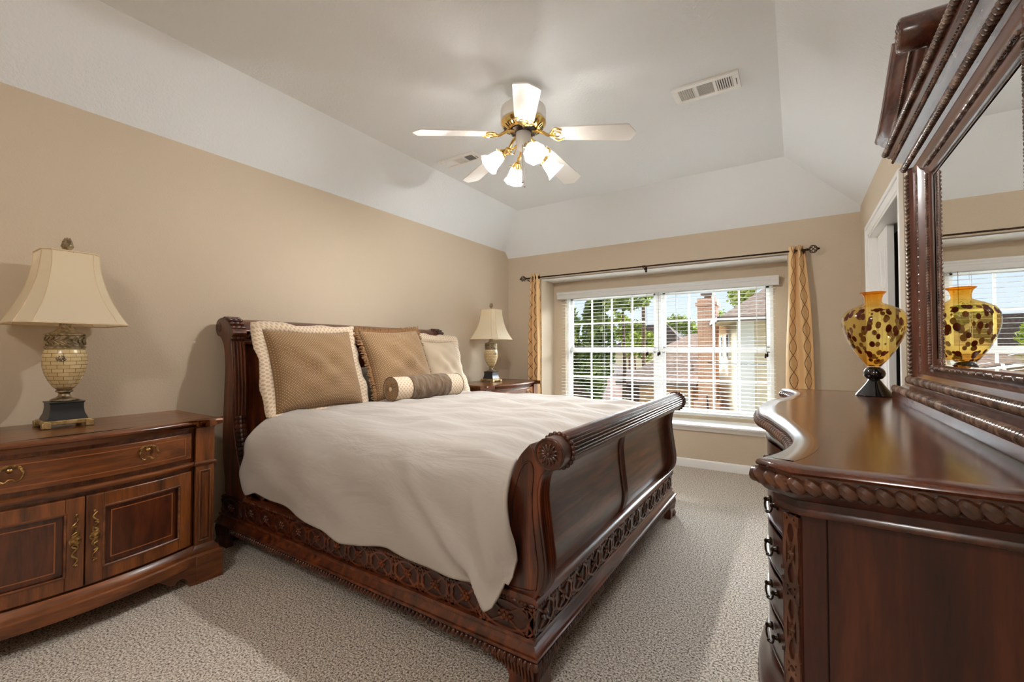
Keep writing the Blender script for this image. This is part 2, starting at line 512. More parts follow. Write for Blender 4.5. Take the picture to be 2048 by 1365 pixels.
M['roof'] = noisy('shingle_roof', srgb(136, 116, 106), srgb(176, 154, 142), 6, stretch=(1, 1, 4))
M['roof_dark'] = noisy('shingle_roof_dark', srgb(58, 48, 44), srgb(86, 72, 66), 6)
M['roof_pink'] = noisy('shingle_roof_pale', srgb(150, 126, 114), srgb(174, 150, 138), 5)
M['siding'] = noisy('cream_siding', srgb(206, 190, 160), srgb(220, 206, 178), 3, stretch=(1, 1, 6))
M['peach'] = brickmat('peach_brick', srgb(216, 164, 118), srgb(226, 180, 136), srgb(220, 190, 156))
M['chimney'] = brickmat('chimney_brick', srgb(206, 160, 134), srgb(188, 138, 114), srgb(212, 190, 172))
M['dark_brick'] = brickmat('dark_brick', srgb(112, 84, 74), srgb(92, 70, 62), srgb(130, 112, 104))
M['ext_white'] = plain('exterior_white', srgb(228, 228, 224), 0.7)
M['gutter'] = plain('gutter_brown', srgb(110, 96, 88), 0.6)
M['ext_glass'] = plain('exterior_window_glass', srgb(96, 116, 132), 0.1)
M['concrete'] = noisy('driveway_concrete', srgb(190, 182, 172), srgb(210, 204, 196), 2)
M['lawn'] = noisy('lawn_and_asphalt', srgb(60, 66, 50), srgb(92, 92, 80), 1.0)
M['leaf'] = noisy('leaf_green', srgb(92, 112, 52), srgb(166, 178, 104), 1.2)
M['leaf_lime'] = noisy('leaf_lime', srgb(96, 112, 36), srgb(140, 152, 66), 1.5)
M['leaf_dark'] = noisy('leaf_dark', srgb(66, 82, 42), srgb(128, 142, 80), 1.0)
M['bark'] = noisy('bark', srgb(70, 54, 44), srgb(110, 90, 74), 8)
M['wire'] = plain('wire_black', srgb(40, 40, 42), 0.7)
M['car_white'] = plain('car_white', srgb(214, 222, 232), 0.3)
M['car_red'] = plain('car_red', srgb(196, 56, 66), 0.3)


# ------------------------------------------------------------------ mesh builder
class MB:
    def __init__(s):
        s.bm = bmesh.new()
        s.uv = s.bm.loops.layers.uv.new('UVMap')

    def face(s, vs, uvs=None):
        try:
            f = s.bm.faces.new(vs)
        except ValueError:
            return None
        if uvs:
            for l, q in zip(f.loops, uvs):
                l[s.uv].uv = q
        return f

    def v(s, *p):
        return s.bm.verts.new(p if len(p) == 3 else p[0])

    def box(s, x0, x1, y0, y1, z0, z1):
        q = [s.v(x, y, z) for z in (z0, z1) for y in (y0, y1) for x in (x0, x1)]
        for i in ((0, 2, 3, 1), (4, 5, 7, 6), (0, 1, 5, 4), (2, 6, 7, 3), (0, 4, 6, 2), (1, 3, 7, 5)):
            s.face([q[k] for k in i])
        return s

    def obox(s, c, ax, ay, az, hx, hy, hz):
        """oriented box"""
        c = Vector(c)
        q = [s.v(c + ax * (hx * i) + ay * (hy * j) + az * (hz * k)) for k in (-1, 1) for j in (-1, 1) for i in (-1, 1)]
        for i in ((0, 2, 3, 1), (4, 5, 7, 6), (0, 1, 5, 4), (2, 6, 7, 3), (0, 4, 6, 2), (1, 3, 7, 5)):
            s.face([q[k] for k in i])
        return s

    def prism(s, poly, axis, a, b):
        """2D polygon extruded along axis: 'x' -> poly is (y,z); 'y' -> (x,z); 'z' -> (x,y)"""
        def P(u, v, w):
            return {'x': (w, u, v), 'y': (u, w, v), 'z': (u, v, w)}[axis]
        A = [s.v(P(u, v, a)) for u, v in poly]
        B = [s.v(P(u, v, b)) for u, v in poly]
        n = len(poly)
        for i in range(n):
            s.face([A[i], A[(i + 1) % n], B[(i + 1) % n], B[i]])
        s.face(A[::-1]); s.face(B)
        return s

    def skin(s, rings, closed_ring=True, closed_path=False, caps=True, uvs=None):
        R = [[s.v(p) for p in r] for r in rings]
        n = len(R[0]); m = len(R)
        for i in range(m if closed_path else m - 1):
            a, b = R[i], R[(i + 1) % m]
            for j in range(n if closed_ring else n - 1):
                k = (j + 1) % n
                s.face([a[j], a[k], b[k], b[j]],
                       [uvs(i, j), uvs(i, j + 1), uvs(i + 1, j + 1), uvs(i + 1, j)] if uvs else None)
        if caps and not closed_path and closed_ring:
            s.face(R[0][::-1]); s.face(R[-1])
        return s

    def lathe(s, prof, c=(0, 0, 0), n=32, axis=None, uv=False, sq=None):
        c = Vector(c)
        if axis is None:
            ax, ay, az = Vector((1, 0, 0)), Vector((0, 1, 0)), Vector((0, 0, 1))
        else:
            az = Vector(axis).normalized()
            ax = az.orthogonal().normalized(); ay = az.cross(ax)
        rings = []
        for r, z in prof:
            r = max(r, 1e-4)
            rings.append([c + ax * (r * math.cos(2 * PI * j / n)) + ay * (r * math.sin(2 * PI * j / n)) + az * z for j in range(n)])
        f = None
        if uv:
            R0 = max(r for r, z in prof)
            f = lambda i, j: (2 * PI * R0 * j / n, prof[i][1])
        return s.skin(rings, uvs=f)

    def tube(s, pts, r, n=6, closed=False, flat=1.0, up=None):
        pts = [Vector(p) for p in pts]
        m = len(pts)
        rad = r if isinstance(r, (list, tuple)) else [r] * m
        rings = []
        prev = None
        for i in range(m):
            if closed:
                t = pts[(i + 1) % m] - pts[i - 1]
            else:
                t = pts[min(i + 1, m - 1)] - pts[max(i - 1, 0)]
            if t.length < 1e-9:
                t = Vector((0, 0, 1))
            t.normalize()
            if up is not None:
                a = Vector(up) - t * t.dot(Vector(up))
            elif prev is None:
                a = t.orthogonal()
            else:
                a = prev - t * prev.dot(t)
            if a.length < 1e-6:
                a = t.orthogonal()
            a.normalize(); prev = a
            b = t.cross(a)
            rings.append([pts[i] + a * (rad[i] * flat * math.cos(2 * PI * j / n + PI / n)) + b * (rad[i] * math.sin(2 * PI * j / n + PI / n)) for j in range(n)])
        return s.skin(rings, closed_path=closed)

    def ball(s, c, r, n=8, m=6, basis=None):
        c = Vector(c)
        rx, ry, rz = r if isinstance(r, (tuple, list)) else (r, r, r)
        X, Y, Z = basis if basis else (Vector((1, 0, 0)), Vector((0, 1, 0)), Vector((0, 0, 1)))
        rings = []
        for i in range(1, m):
            t = PI * i / m
            rings.append([c + X * (rx * math.sin(t) * math.cos(2 * PI * j / n)) + Y * (ry * math.sin(t) * math.sin(2 * PI * j / n)) - Z * (rz * math.cos(t)) for j in range(n)])
        R = [[s.v(p) for p in q] for q in rings]
        a, b = s.v(c - Z * rz), s.v(c + Z * rz)
        for i in range(len(R) - 1):
            for j in range(n):
                k = (j + 1) % n
                s.face([R[i][j], R[i][k], R[i + 1][k], R[i + 1][j]])
        for j in range(n):
            k = (j + 1) % n
            s.face([a, R[0][k], R[0][j]]); s.face([b, R[-1][j], R[-1][k]])
        return s

    def molding(s, path, prof, sign=1, closed=False):
        """profile [(out, z)] (closed loop) swept along a plan path with mitred corners"""
        rings = []
        for i in range(len(path)):
            p, n, k = pnormal(path, i, closed)
            rings.append([Vector((p[0] + n[0] * o * k * sign, p[1] + n[1] * o * k * sign, z)) for o, z in prof])
        return s.skin(rings, closed_path=closed)

    def grid(s, nu, nv, fn, uvf=None, thick=None):
        V = [[s.v(fn(i / nu, j / nv)) for j in range(nv + 1)] for i in range(nu + 1)]
        for i in range(nu):
            for j in range(nv):
                s.face([V[i][j], V[i + 1][j], V[i + 1][j + 1], V[i][j + 1]],
                       [uvf(a / nu, b / nv) for a, b in ((i, j), (i + 1, j), (i + 1, j + 1), (i, j + 1))] if uvf else None)
        return V


def pnormal(path, i, closed=False):
    """left normal of a plan path at vertex i with mitre factor"""
    m = len(path)
    def seg(a, b):
        d = (path[b][0] - path[a][0], path[b][1] - path[a][1])
        l = math.hypot(*d) or 1
        return (-d[1] / l, d[0] / l)
    if closed:
        n1, n2 = seg(i - 1, i), seg(i, (i + 1) % m)
    else:
        n1 = seg(max(i - 1, 0), max(i, 1)) if i > 0 else seg(0, 1)
        n2 = seg(i, i + 1) if i < m - 1 else n1
    n = (n1[0] + n2[0], n1[1] + n2[1]); l = math.hypot(*n) or 1
    n = (n[0] / l, n[1] / l)
    c = max(0.35, n[0] * n1[0] + n[1] * n1[1])
    return path[i], n, 1 / c


def off(path, d, sign=1):
    o = []
    for i in range(len(path)):
        p, n, k = pnormal(path, i)
        o.append((p[0] + n[0] * d * k * sign, p[1] + n[1] * d * k * sign))
    return o


ORIG = {}
LEVEL = {}


def root(name, label, cat, loc, group=None):
    o = bpy.data.objects.new(name, None)
    o.empty_display_size = 0.1
    o.location = loc
    COL.objects.link(o)
    o['label'] = label; o['category'] = cat
    if group: o['group'] = group
    ORIG[o.name] = Vector(loc)
    return o


def build(name, mb, mat, parent=None, angle=35, bevel=0.0, label=None, smooth=True, origin=None):
    """one mesh object; its vertices were given in room coordinates"""
    o0 = ORIG[parent.name] if parent else (Vector(origin) if origin else Vector((0, 0, 0)))
    bm = mb.bm
    bmesh.ops.recalc_face_normals(bm, faces=bm.faces)
    bmesh.ops.translate(bm, verts=bm.verts, vec=-o0)
    me = bpy.data.meshes.new(name)
    bm.to_mesh(me); bm.free()
    me.materials.append(mat)
    if smooth:
        me.polygons.foreach_set('use_smooth', [True] * len(me.polygons))
        me.set_sharp_from_angle(angle=math.radians(angle))
    o = bpy.data.objects.new(name, me)
    COL.objects.link(o)
    if parent:
        o.parent = parent
    else:
        o.location = o0
    ORIG[o.name] = o0
    if bevel:
        b = o.modifiers.new('bevel', 'BEVEL')
        b.width = bevel; b.segments = 2; b.limit_method = 'ANGLE'; b.angle_limit = math.radians(40)
    if label: o['label'] = label
    return o


def tag(o, label, cat, group=None):
    o['label'] = label; o['category'] = cat
    if group: o['group'] = group
    return o


def struct(name, mb, mat, parent=None, **kw):
    o = build(name, mb, mat, parent, **kw)
    if not parent: o['kind'] = 'structure'
    return o


def dup(r, loc, label):
    def cp(o, par):
        c = o.copy(); COL.objects.link(c)
        if par: c.parent = par
        for ch in list(o.children): cp(ch, c)
        return c
    c = cp(r, None)
    c.location = loc; c['label'] = label
    return c


def ellipse(c, ud, vd, a, b, n=20):
    return [Vector(c) + ud * (a * math.cos(2 * PI * i / n)) + vd * (b * math.sin(2 * PI * i / n)) for i in range(n)]


def fret(mb, o, ud, vd, nd, length, height, count, r=0.0045):
    """interlaced blind fretwork: ovals, crossing petals and rosettes standing proud of a board"""
    o = Vector(o); u = length / count
    for i in range(count):
        c = o + ud * (u * (i + 0.5)) + nd * (r * 0.4)
        mb.tube(ellipse(c, ud, vd, u * 0.44, height * 0.42), r, 4, True, 0.8, nd)
        for k in range(6):
            t = 2 * PI * k / 6
            mb.ball(c + ud * (u * .1 * math.cos(t)) + vd * (height * .13 * math.sin(t)), (u * .055, r * 1.5, height * .07), 6, 4, (ud, nd, vd))
        mb.ball(c, r * 1.6, 6, 4)
        for sg in (-1, 1):
            mb.tube([c + ud * (u * t_ / 10) + vd * (sg * height * .44 * math.sin(PI * t_ / 10)) for t_ in range(-5, 6)], r * .9, 4, False, .8, nd)
        for sx in (-1, 1):
            pts = []
            for k in range(9):
                t = k / 8 * 2 - 1
                pts.append(c + ud * (sx * u * (0.5 - 0.14 * (t * t) - 0.10 * (1 - abs(t)))) + vd * (t * height * 0.46))
            mb.tube(pts, r * 0.9, 4, False, 0.8, nd)
            for sy in (-1, 1):
                mb.tube([c + ud * (sx * u * .44) + vd * (sy * height * .08), c + ud * (sx * u * .5) + vd * (sy * height * .26), c + ud * (sx * u * .40) + vd * (sy * height * .46)], r * 0.9, 4, False, 0.8, nd)


def beads(mb, p0, p1, r, n, nb=6, gap=None):
    p0, p1 = Vector(p0), Vector(p1)
    d = (p1 - p0).normalized()
    a = d.orthogonal().normalized(); b = d.cross(a)
    for i in range(n):
        c = p0.lerp(p1, (i + 0.5) / n)
        if gap == 'reel':
            k = i % 5
            if k < 3:
                mb.ball(c, r, nb, 5)
            elif k == 3:
                mb.ball(c + (p1 - p0) / n * .5, (r * .9, r * .9, (p1 - p0).length / n * 0.95), nb, 5, (a, b, d))
        else:
            mb.ball(c, r, nb, 5)


def rope(mb, pts, r, pitch, squash=0.55, tilt=0.9, nb=8):
    """gadroon: slanted lobes along a polyline"""
    pts = [Vector(p) for p in pts]
    ds = [0]
    for a, b in zip(pts, pts[1:]): ds.append(ds[-1] + (b - a).length)
    n = max(1, int(ds[-1] / pitch))
    j = 0
    for i in range(n):
        s_ = (i + 0.5) / n * ds[-1]
        while j < len(pts) - 2 and ds[j + 1] < s_: j += 1
        t = (s_ - ds[j]) / max(1e-9, ds[j + 1] - ds[j])
        c = pts[j].lerp(pts[j + 1], t)
        d = (pts[j + 1] - pts[j]).normalized()
        z = Vector((0, 0, 1)) if abs(d.z) < 0.8 else Vector((1, 0, 0))
        o = d.cross(z).normalized(); z = o.cross(d)
        zz = (z + d * tilt).normalized(); dd = o.cross(zz)
        mb.ball(c, (pitch * squash, r, r * 1.25), nb, 6, (dd, o, zz))


def arc(c, r, a0, a1, n):
    return [(c[0] + r * math.cos(a0 + (a1 - a0) * i / n), c[1] + r * math.sin(a0 + (a1 - a0) * i / n)) for i in range(n + 1)]


def smooth_poly(pts, k=4, closed=False):
    """Catmull-Rom through 2D/3D points"""
    P = [Vector(p) for p in pts]; m = len(P); out = []
    rng = range(m if closed else m - 1)
    for i in rng:
        p0 = P[i - 1] if (closed or i > 0) else P[0]
        p1 = P[i]; p2 = P[(i + 1) % m]
        p3 = P[(i + 2) % m] if (closed or i + 2 < m) else P[-1]
        for q in range(k):
            t = q / k
            out.append(0.5 * ((2 * p1) + (p2 - p0) * t + (2 * p0 - 5 * p1 + 4 * p2 - p3) * t * t + (3 * p1 - p0 - 3 * p2 + p3) * t ** 3))
    if not closed: out.append(P[-1])
    return [tuple(v) for v in out]


def interp(tab, t):
    if t <= tab[0][0]: return tab[0][1]
    for (a, x), (b, y) in zip(tab, tab[1:]):
        if t <= b:
            k = (t - a) / (b - a); k = k * k * (3 - 2 * k) * 0.5 + k * 0.5
            return x + (y - x) * k
    return tab[-1][1]


X, Y, Z = Vector((1, 0, 0)), Vector((0, 1, 0)), Vector((0, 0, 1))

# ================================================================== THE ROOM
RB = 5.09            # back plane of the window recess
WX0, WX1, WZ0, WZ1 = 0.655, 2.935, 0.475, 1.875     # window opening
RX0, RX1, RZ0, RZ1 = 0.49, 3.06, 0.425, 2.055       # recess opening in the wall
struct('floor', MB().box(-0.15, W + 0.15, YB - 0.15, D + 0.15, -0.12, 0.0), M['carpet'], smooth=False)
struct('wall_left', MB().box(-0.14, 0.0, YB - 0.14, D + 0.14, 0.0, 3.0), M['wall'], smooth=False)
struct('wall_front', MB().box(-0.0, W, YB - 0.14, YB, 0.0, 3.0), M['wall'], smooth=False)
mb = MB()
mb.box(0, RX0, D, D + .12, 0, 3.0); mb.box(RX1, W, D, D + .12, 0, 3.0)
mb.box(RX0, RX1, D, D + .12, RZ1, 3.0); mb.box(RX0, RX1, D, D + .12, 0, RZ0)
mb.box(RX0 - .1, RX0, D + .12, RB + .14, RZ0 - .1, RZ1 + .1); mb.box(RX1, RX1 + .1, D + .12, RB + .14, RZ0 - .1, RZ1 + .1)
mb.box(RX0, WX0, RB, RB + .14, RZ0, RZ1); mb.box(WX1, RX1, RB, RB + .14, RZ0, RZ1)
mb.box(WX0, WX1, RB, RB + .14, RZ0, WZ0); mb.box(WX0, WX1, RB, RB + .14, WZ1, RZ1)
struct('wall_back', mb, M['wall'], smooth=False)
struct('trim_1', MB().box(RX0, RX1, D + .0, RB + .002, RZ1 - .004, RZ1 + .004), M['white'], smooth=False)      # soffit of the recess
# sill board with a moulded nose
mb = MB().box(RX0 - .001, RX1 + .001, D - .004, RB + .004, RZ0 - .006, RZ0 + .012)
nose = [(0, .0), (.05, .0), (.058, .006), (.06, .018), (.054, .026), (.0, .026)]
mb.prism([(D - o, RZ0 - .014 + z) for o, z in nose], 'x', RX0 - .03, RX1 + .03)
mb.prism([(D - o, z) for o, z in ((0, RZ0 - .014), (.045, RZ0 - .014), (.03, RZ0 - .03), (.02, RZ0 - .052), (0, RZ0 - .056))], 'x', RX0 - .02, RX1 + .02)
struct('trim_2', mb, M['white'], angle=50)

# right wall with the closet opening
CY0, CY1, CZ = 3.06, 4.205, 2.035
mb = MB()
mb.box(W, W + .12, YB - .14, CY0, 0, 3.0); mb.box(W, W + .12, CY1, D + .14, 0, 3.0); mb.box(W, W + .12, CY0, CY1, CZ, 3.0)
struct('wall_right', mb, M['wall'], smooth=False)
mb = MB()
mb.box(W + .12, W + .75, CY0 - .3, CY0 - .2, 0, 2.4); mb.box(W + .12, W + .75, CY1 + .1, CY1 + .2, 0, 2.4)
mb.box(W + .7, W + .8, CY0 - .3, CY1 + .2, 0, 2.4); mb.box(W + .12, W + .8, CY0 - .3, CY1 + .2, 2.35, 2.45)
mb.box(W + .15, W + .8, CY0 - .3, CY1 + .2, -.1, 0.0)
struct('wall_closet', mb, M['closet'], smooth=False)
# casing (stepped) and jamb
mb = MB()
for y0, y1, z0, z1 in ((CY1, CY1 + .082, 0, CZ + .08), (CY0 - .082, CY0, 0, CZ + .08), (CY0, CY1, CZ, CZ + .08)):
    mb.box(W - .016, W, y0, y1, z0, z1)
for y0, y1, z0, z1 in ((CY1 + .055, CY1 + .085, 0, CZ + .083), (CY0 - .085, CY0 - .055, 0, CZ + .083), (CY0 - .06, CY1 + .06, CZ + .055, CZ + .083)):
    mb.box(W - .024, W - .001, y0, y1, z0, z1)
for y0, y1, z0, z1 in ((CY1 - .018, CY1 + .001, 0, CZ), (CY0 - .001, CY0 + .018, 0, CZ), (CY0, CY1, CZ - .018, CZ + .001)):
    mb.box(W - .012, W + .13, y0, y1, z0, z1)
struct('trim_3', mb, M['white'], bevel=.003)
# six-panel closet door standing part open in its track
d1 = struct('door_1', MB().box(W + .040, W + .078, 3.80, CY1 - .02, .012, CZ - .02), M['white'], bevel=.002)
mb = MB()
for z0, z1 in ((.14, .78), (.92, 1.50), (1.60, 1.88)):
    for y0, y1 in ((3.86, 3.97), (4.04, 4.15)):
        mb.box(W + .034, W + .041, y0, y1, z0, z1)
struct('raised_panel', mb, M['white'], d1, bevel=.006)

# baseboards
bp_prof = [(0, 0), (.014, 0), (.014, .055), (.010, .066), (.010, .074), (.004, .082), (0, .084)]
for nm, path, sg in (('baseboard_left', [(0.0, YB), (0.0, D)], -1), ('baseboard_back', [(0.0, D), (W, D)], -1),
                     ('baseboard_right', [(W, YB), (W, CY0 - .085)], 1)):
    struct(nm, MB().molding(path, bp_prof, sg), M['white'], angle=50)

# ceiling: flat tray with sloped sides
A_, B_, C_ = .3956, .3972, .5411
HL, HR, HB = 2.44, 2.4056, 2.3635
sl = (HC - HB) / B_
yl, yr = D - (HL - HB) / sl, D - (HR - HB) / sl
mb = MB()
v = {k: mb.v(*p) for k, p in dict(a0=(A_, YB - .1, HC), a1=(A_, D - B_, HC), c0=(W - C_, YB - .1, HC), c1=(W - C_, D - B_, HC),
     l0=(0, YB - .1, HL), l1=(0, yl, HL), r0=(W, YB - .1, HR), r1=(W, yr, HR), bl=(0, D, HB), br=(W, D, HB)).items()}
mb.face([v['a0'], v['a1'], v['c1'], v['c0']]); mb.face([v['l0'], v['l1'], v['a1'], v['a0']])
mb.face([v['c0'], v['c1'], v['r1'], v['r0']]); mb.face([v['a1'], v['l1'], v['bl'], v['br'], v['r1'], v['c1']])
c_ = build('ceiling', mb, M['ceiling'], smooth=False); c_['kind'] = 'structure'
struct('roof_slab', MB().box(-.2, W + .2, YB - .2, RB + .2, 3.0, 3.06), M['dark'], smooth=False)

# window: two single-hung units with white grilles
FY = RB + .05
w1 = root('window_1', 'white double window of two sash units with grilles behind the blind', 'window', ((WX0 + WX1) / 2, FY, WZ0))
del w1['label'], w1['category']
w1['kind'] = 'structure'
MX = (WX0 + WX1) / 2 + .012
ZR = 1.185
mb = MB()
mb.box(WX0, WX0 + .035, FY - .02, FY + .08, WZ0, WZ1); mb.box(WX1 - .035, WX1, FY - .02, FY + .08, WZ0, WZ1)
mb.box(WX0, WX1, FY - .02, FY + .08, WZ1 - .035, WZ1); mb.box(WX0, WX1, FY - .02, FY + .08, WZ0, WZ0 + .035)
mb.box(MX - .035, MX + .035, FY - .02, FY + .08, WZ0, WZ1)
struct('frame', mb, M['white'], w1, bevel=.003)
for xa, xb in ((WX0 + .035, MX - .035), (MX + .035, WX1 - .035)):
    mb = MB()
    mb.box(xa, xb, FY, FY + .04, ZR - .02, ZR + .022)
    for za, zb, yy in ((WZ0 + .035, ZR, FY + .005), (ZR, WZ1 - .035, FY + .03)):
        mb.box(xa, xa + .03, yy, yy + .03, za, zb); mb.box(xb - .03, xb, yy, yy + .03, za, zb)
        mb.box(xa, xb, yy, yy + .03, za, za + .03); mb.box(xa, xb, yy, yy + .03, zb - .03, zb)
        for k in (1, 2, 3):
            xx = xa + .03 + (xb - xa - .06) * k / 4
            mb.box(xx - .009, xx + .009, yy + .008, yy + .022, za, zb)
        zz = (za + zb) / 2
        mb.box(xa, xb, yy + .009, yy + .021, zz - .009, zz + .009)
    sh = struct('sash', mb, M['white'], w1)
    mb = MB()
    mb.box(xa + .02, xb - .02, FY + .018, FY + .021, WZ0 + .05, ZR); mb.box(xa + .02, xb - .02, FY + .043, FY + .046, ZR, WZ1 - .05)
    struct('glass', mb, M['glass'], sh, smooth=False)

# ================================================================== WINDOW BLIND
BX0, BX1, BY = .625, 2.952, RB - .042
bl = root('window_blind', 'white wide-slat blind with moulded valance, lowered over the window with slats open', 'blind', ((BX0 + BX1) / 2, BY, .5))
mb = MB()
mb.prism([(RB - .004, 1.825), (RB - .078, 1.825), (RB - .082, 1.835), (RB - .082, 1.868), (RB - .088, 1.876), (RB - .088, 1.888), (RB - .098, 1.900), (RB - .098, 1.912), (RB - .004, 1.912)], 'x', BX0 - .05, BX1 + .035)
build('valance', mb, M['blind'], bl, angle=30)
mb = MB()
SP = .0405
nsl = 0
z = 1.80
while z > .52:
    for k in range(4):
        pass
    # a slightly crowned slat, tipped a hair
    sec = [(-.025, -.0003), (0, .0006), (.025, -.0003), (.025, -.0016), (0, -.0007), (-.025, -.0016)]
    mb.prism([(BY + a, z + b) for a, b in sec], 'x', BX0, BX1)
    nsl += 1
    z -= SP
zb = z + SP - .03
build('slats', mb, M['blind'], bl, angle=60)
build('bottom_rail', MB().box(BX0, BX1, BY - .026, BY + .026, zb - .022, zb), M['blind'], bl, bevel=.006)
for x in (BX0 + .11, 1.18, 1.52, 2.02, 2.40, BX1 - .16):
    mb = MB()
    for dy in (-.027, .027):
        mb.box(x - .0015, x + .0015, BY + dy - .001, BY + dy + .001, zb, 1.83)
    build('ladder_cord', mb, M['blind'], bl, smooth=False)
for x, zl in ((1.705, 1.145), (1.835, 1.15), (2.872, 1.135)):
    mb = MB()
    mb.tube([(x, BY - .034, 1.83), (x + .002, BY - .036, 1.5), (x, BY - .035, zl + .02)], .0016, 5)
    c = build('pull_cord', mb, M['bronze'], bl)
    mb = MB()
    for k in range(3):
        a = 2 * PI * k / 3
        mb.lathe([(.003, .02), (.008, .008), (.009, -.01), (.006, -.022), (.001, -.024)], (x + .011 * math.cos(a), BY - .04 + .006 * math.sin(a), zl - .006 * k), 8)
    build('tassel', mb, M['bronze'], c)

# ================================================================== CURTAIN ROD AND CURTAINS
RY, RZ = D - .085, 2.068
rod = root('curtain_rod', 'thin dark bronze curtain rod with twisted cage finials above the window recess', 'curtain rod', (1.77, RY, RZ))
build('pole', MB().tube([(.33, RY, RZ), (1.77, RY, RZ), (3.21, RY, RZ)], .008, 10), M['bronze'], rod)
build('joint_sleeve', MB().lathe([(.0085, -.02), (.012, -.018), (.012, .018), (.0085, .02)], (1.775, RY, RZ), 12, X), M['bronze'], rod)
for x, s_ in ((.33, -1), (3.205, 1)):
    mb = MB()
    mb.lathe([(.006, 0), (.011, .004), (.011, .012), (.007, .016), (.007, .02)], (x, RY, RZ), 10, X * s_)
    for k in range(6):
        pts = []
        for q in range(11):
            t = q / 10; a = 2 * PI * k / 6 + t * 2.4
            rr = .032 * math.sin(PI * t) ** .8 + .003
            pts.append((x + s_ * (.018 + .068 * t), RY + rr * math.cos(a), RZ + rr * math.sin(a)))
        mb.tube(pts, .0032, 5)
    mb.ball((x + s_ * .092, RY, RZ), .009, 8, 6)
    build('finial', mb, M['bronze'], rod)
for x in (.345, 1.775, 3.19):
    mb = MB().box(x - .012, x + .012, D - .006, D, RZ - .05, RZ + .02)
    mb.tube([(x, D - .004, RZ - .03), (x, RY + .02, RZ - .03), (x, RY, RZ - .012)], .005, 6)
    build('bracket', mb, M['bronze'], rod)


def curtain(label, xl0, xl1, xr0, xr1, folds, z1, ph, amp0, amp1, ynear, width):
    """cloth gathered on the rod: (xl0,xr0) at the rod, (xl1,xr1) at the hem"""
    r_ = root('window_curtain', label, 'curtain', ((xl0 + xr0) / 2, RY, z1), 'gold curtains at the window')
    mb = MB()
    zt = RZ + .042
    def fn(u, v):
        z = zt + (z1 - zt) * v
        w = v ** .8
        xa, xb = xl0 + (xl1 - xl0) * w, xr0 + (xr1 - xr0) * w
        x = xa + (xb - xa) * u + .006 * math.sin(9 * v + 5 * u)
        am = amp0 + (amp1 - amp0) * v
        y = RY - .004 + ynear * v + am * math.sin(2 * PI * folds * u + ph + .25 * math.sin(5 * v))
        return (x, y, z)
    mb.grid(folds * 24, 46, fn, lambda u, v: (u * width, v * (zt - z1)))
    o = build('cloth', mb, M['curtain'], r_, angle=180)
    sm = o.modifiers.new('solid', 'SOLIDIFY'); sm.thickness = .003; sm.offset = 0
    for k in range(folds * 2):
        mb = MB()
        u = (k + .5) / (folds * 2)
        mb.lathe([(.016, -.002), (.022, -.002), (.022, .002), (.016, .002), (.016, -.002)], (xl0 + (xr0 - xl0) * u, RY, RZ), 14, X)
        build('grommet', mb, M['bronze'], r_)
    return r_


curtain('gold ogee-patterned curtain hanging right of the window, beside the dresser', 3.075, 3.03, 3.195, 3.29, 2, .03, 2.6, .026, .032, -.0, .36)
curtain('gold ogee-patterned curtain hanging left of the window, behind the far nightstand', .385, .33, .515, .54, 3, .03, 2.2, .026, .032, .0, .45)

# ================================================================== CEILING VENTS
def vent(label, x0, x1, y0, y1):
    r_ = root('ceiling_vent', label, 'air vent', ((x0 + x1) / 2, (y0 + y1) / 2, HC), 'ceiling air vents')
    mb = MB()
    zt, zb_ = HC, HC - .012
    fx, fy = .038, .035
    cells = []
    cw = (x1 - x0 - 2 * fx - 2 * .018) / 3
    for k in range(3):
        cells.append((x0 + fx + k * (cw + .018), x0 + fx + k * (cw + .018) + cw))
    mb.box(x0, x1, y0, y0 + fy, zb_, zt); mb.box(x0, x1, y1 - fy, y1, zb_, zt)
    mb.box(x0, cells[0][0], y0 + fy, y1 - fy, zb_, zt); mb.box(cells[2][1], x1, y0 + fy, y1 - fy, zb_, zt)
    mb.box(cells[0][1], cells[1][0], y0 + fy, y1 - fy, zb_, zt); mb.box(cells[1][1], cells[2][0], y0 + fy, y1 - fy, zb_, zt)
    build('frame', mb, M['white_gloss'], r_, bevel=.002)
    build('duct_shadow_box', MB().box(x0 + .03, x1 - .03, y0 + .03, y1 - .03, zt - .0035, zt - .0005), M['dark'], r_, smooth=False)
    for k, (a, b) in enumerate(cells):
        mb = MB()
        if k == 1:
            n = 15
            for i in range(n):
                y = y0 + fy + (y1 - y0 - 2 * fy) * (i + .5) / n
                mb.obox(((a + b) / 2, y, HC - .007), X, (Y * .9 + Z * .25).normalized(), (Z * .9 - Y * .25).normalized(), (b - a) / 2, .0026, .0008)
        else:
            n = 7; sg = 1 if k == 0 else -1
            for i in range(n):
                x = a + (b - a) * (i + .5) / n
                mb.obox((x, (y0 + y1) / 2, HC - .007), (X * .72 + Z * .5 * sg).normalized(), Y, (Z * .72 - X * .5 * sg).normalized(), .0055, (y1 - y0) / 2 - fy, .0008)
        build('louvers', mb, M['white_gloss'], r_, smooth=False)
    mb = MB()
    mb.box(x1 - .02, x1 - .016, y0 + .07, y1 - .06, zb_ - .004, zb_)
    build('damper_lever', mb, M['gutter'], r_)
    return r_


vent('white ceiling register in the open ceiling, nearer the mirror', 2.475, 2.855, 2.84, 3.035)
vent('white ceiling register partly behind the fan blade, by the sloped left edge of the ceiling', .525, .905, 2.835, 3.0)

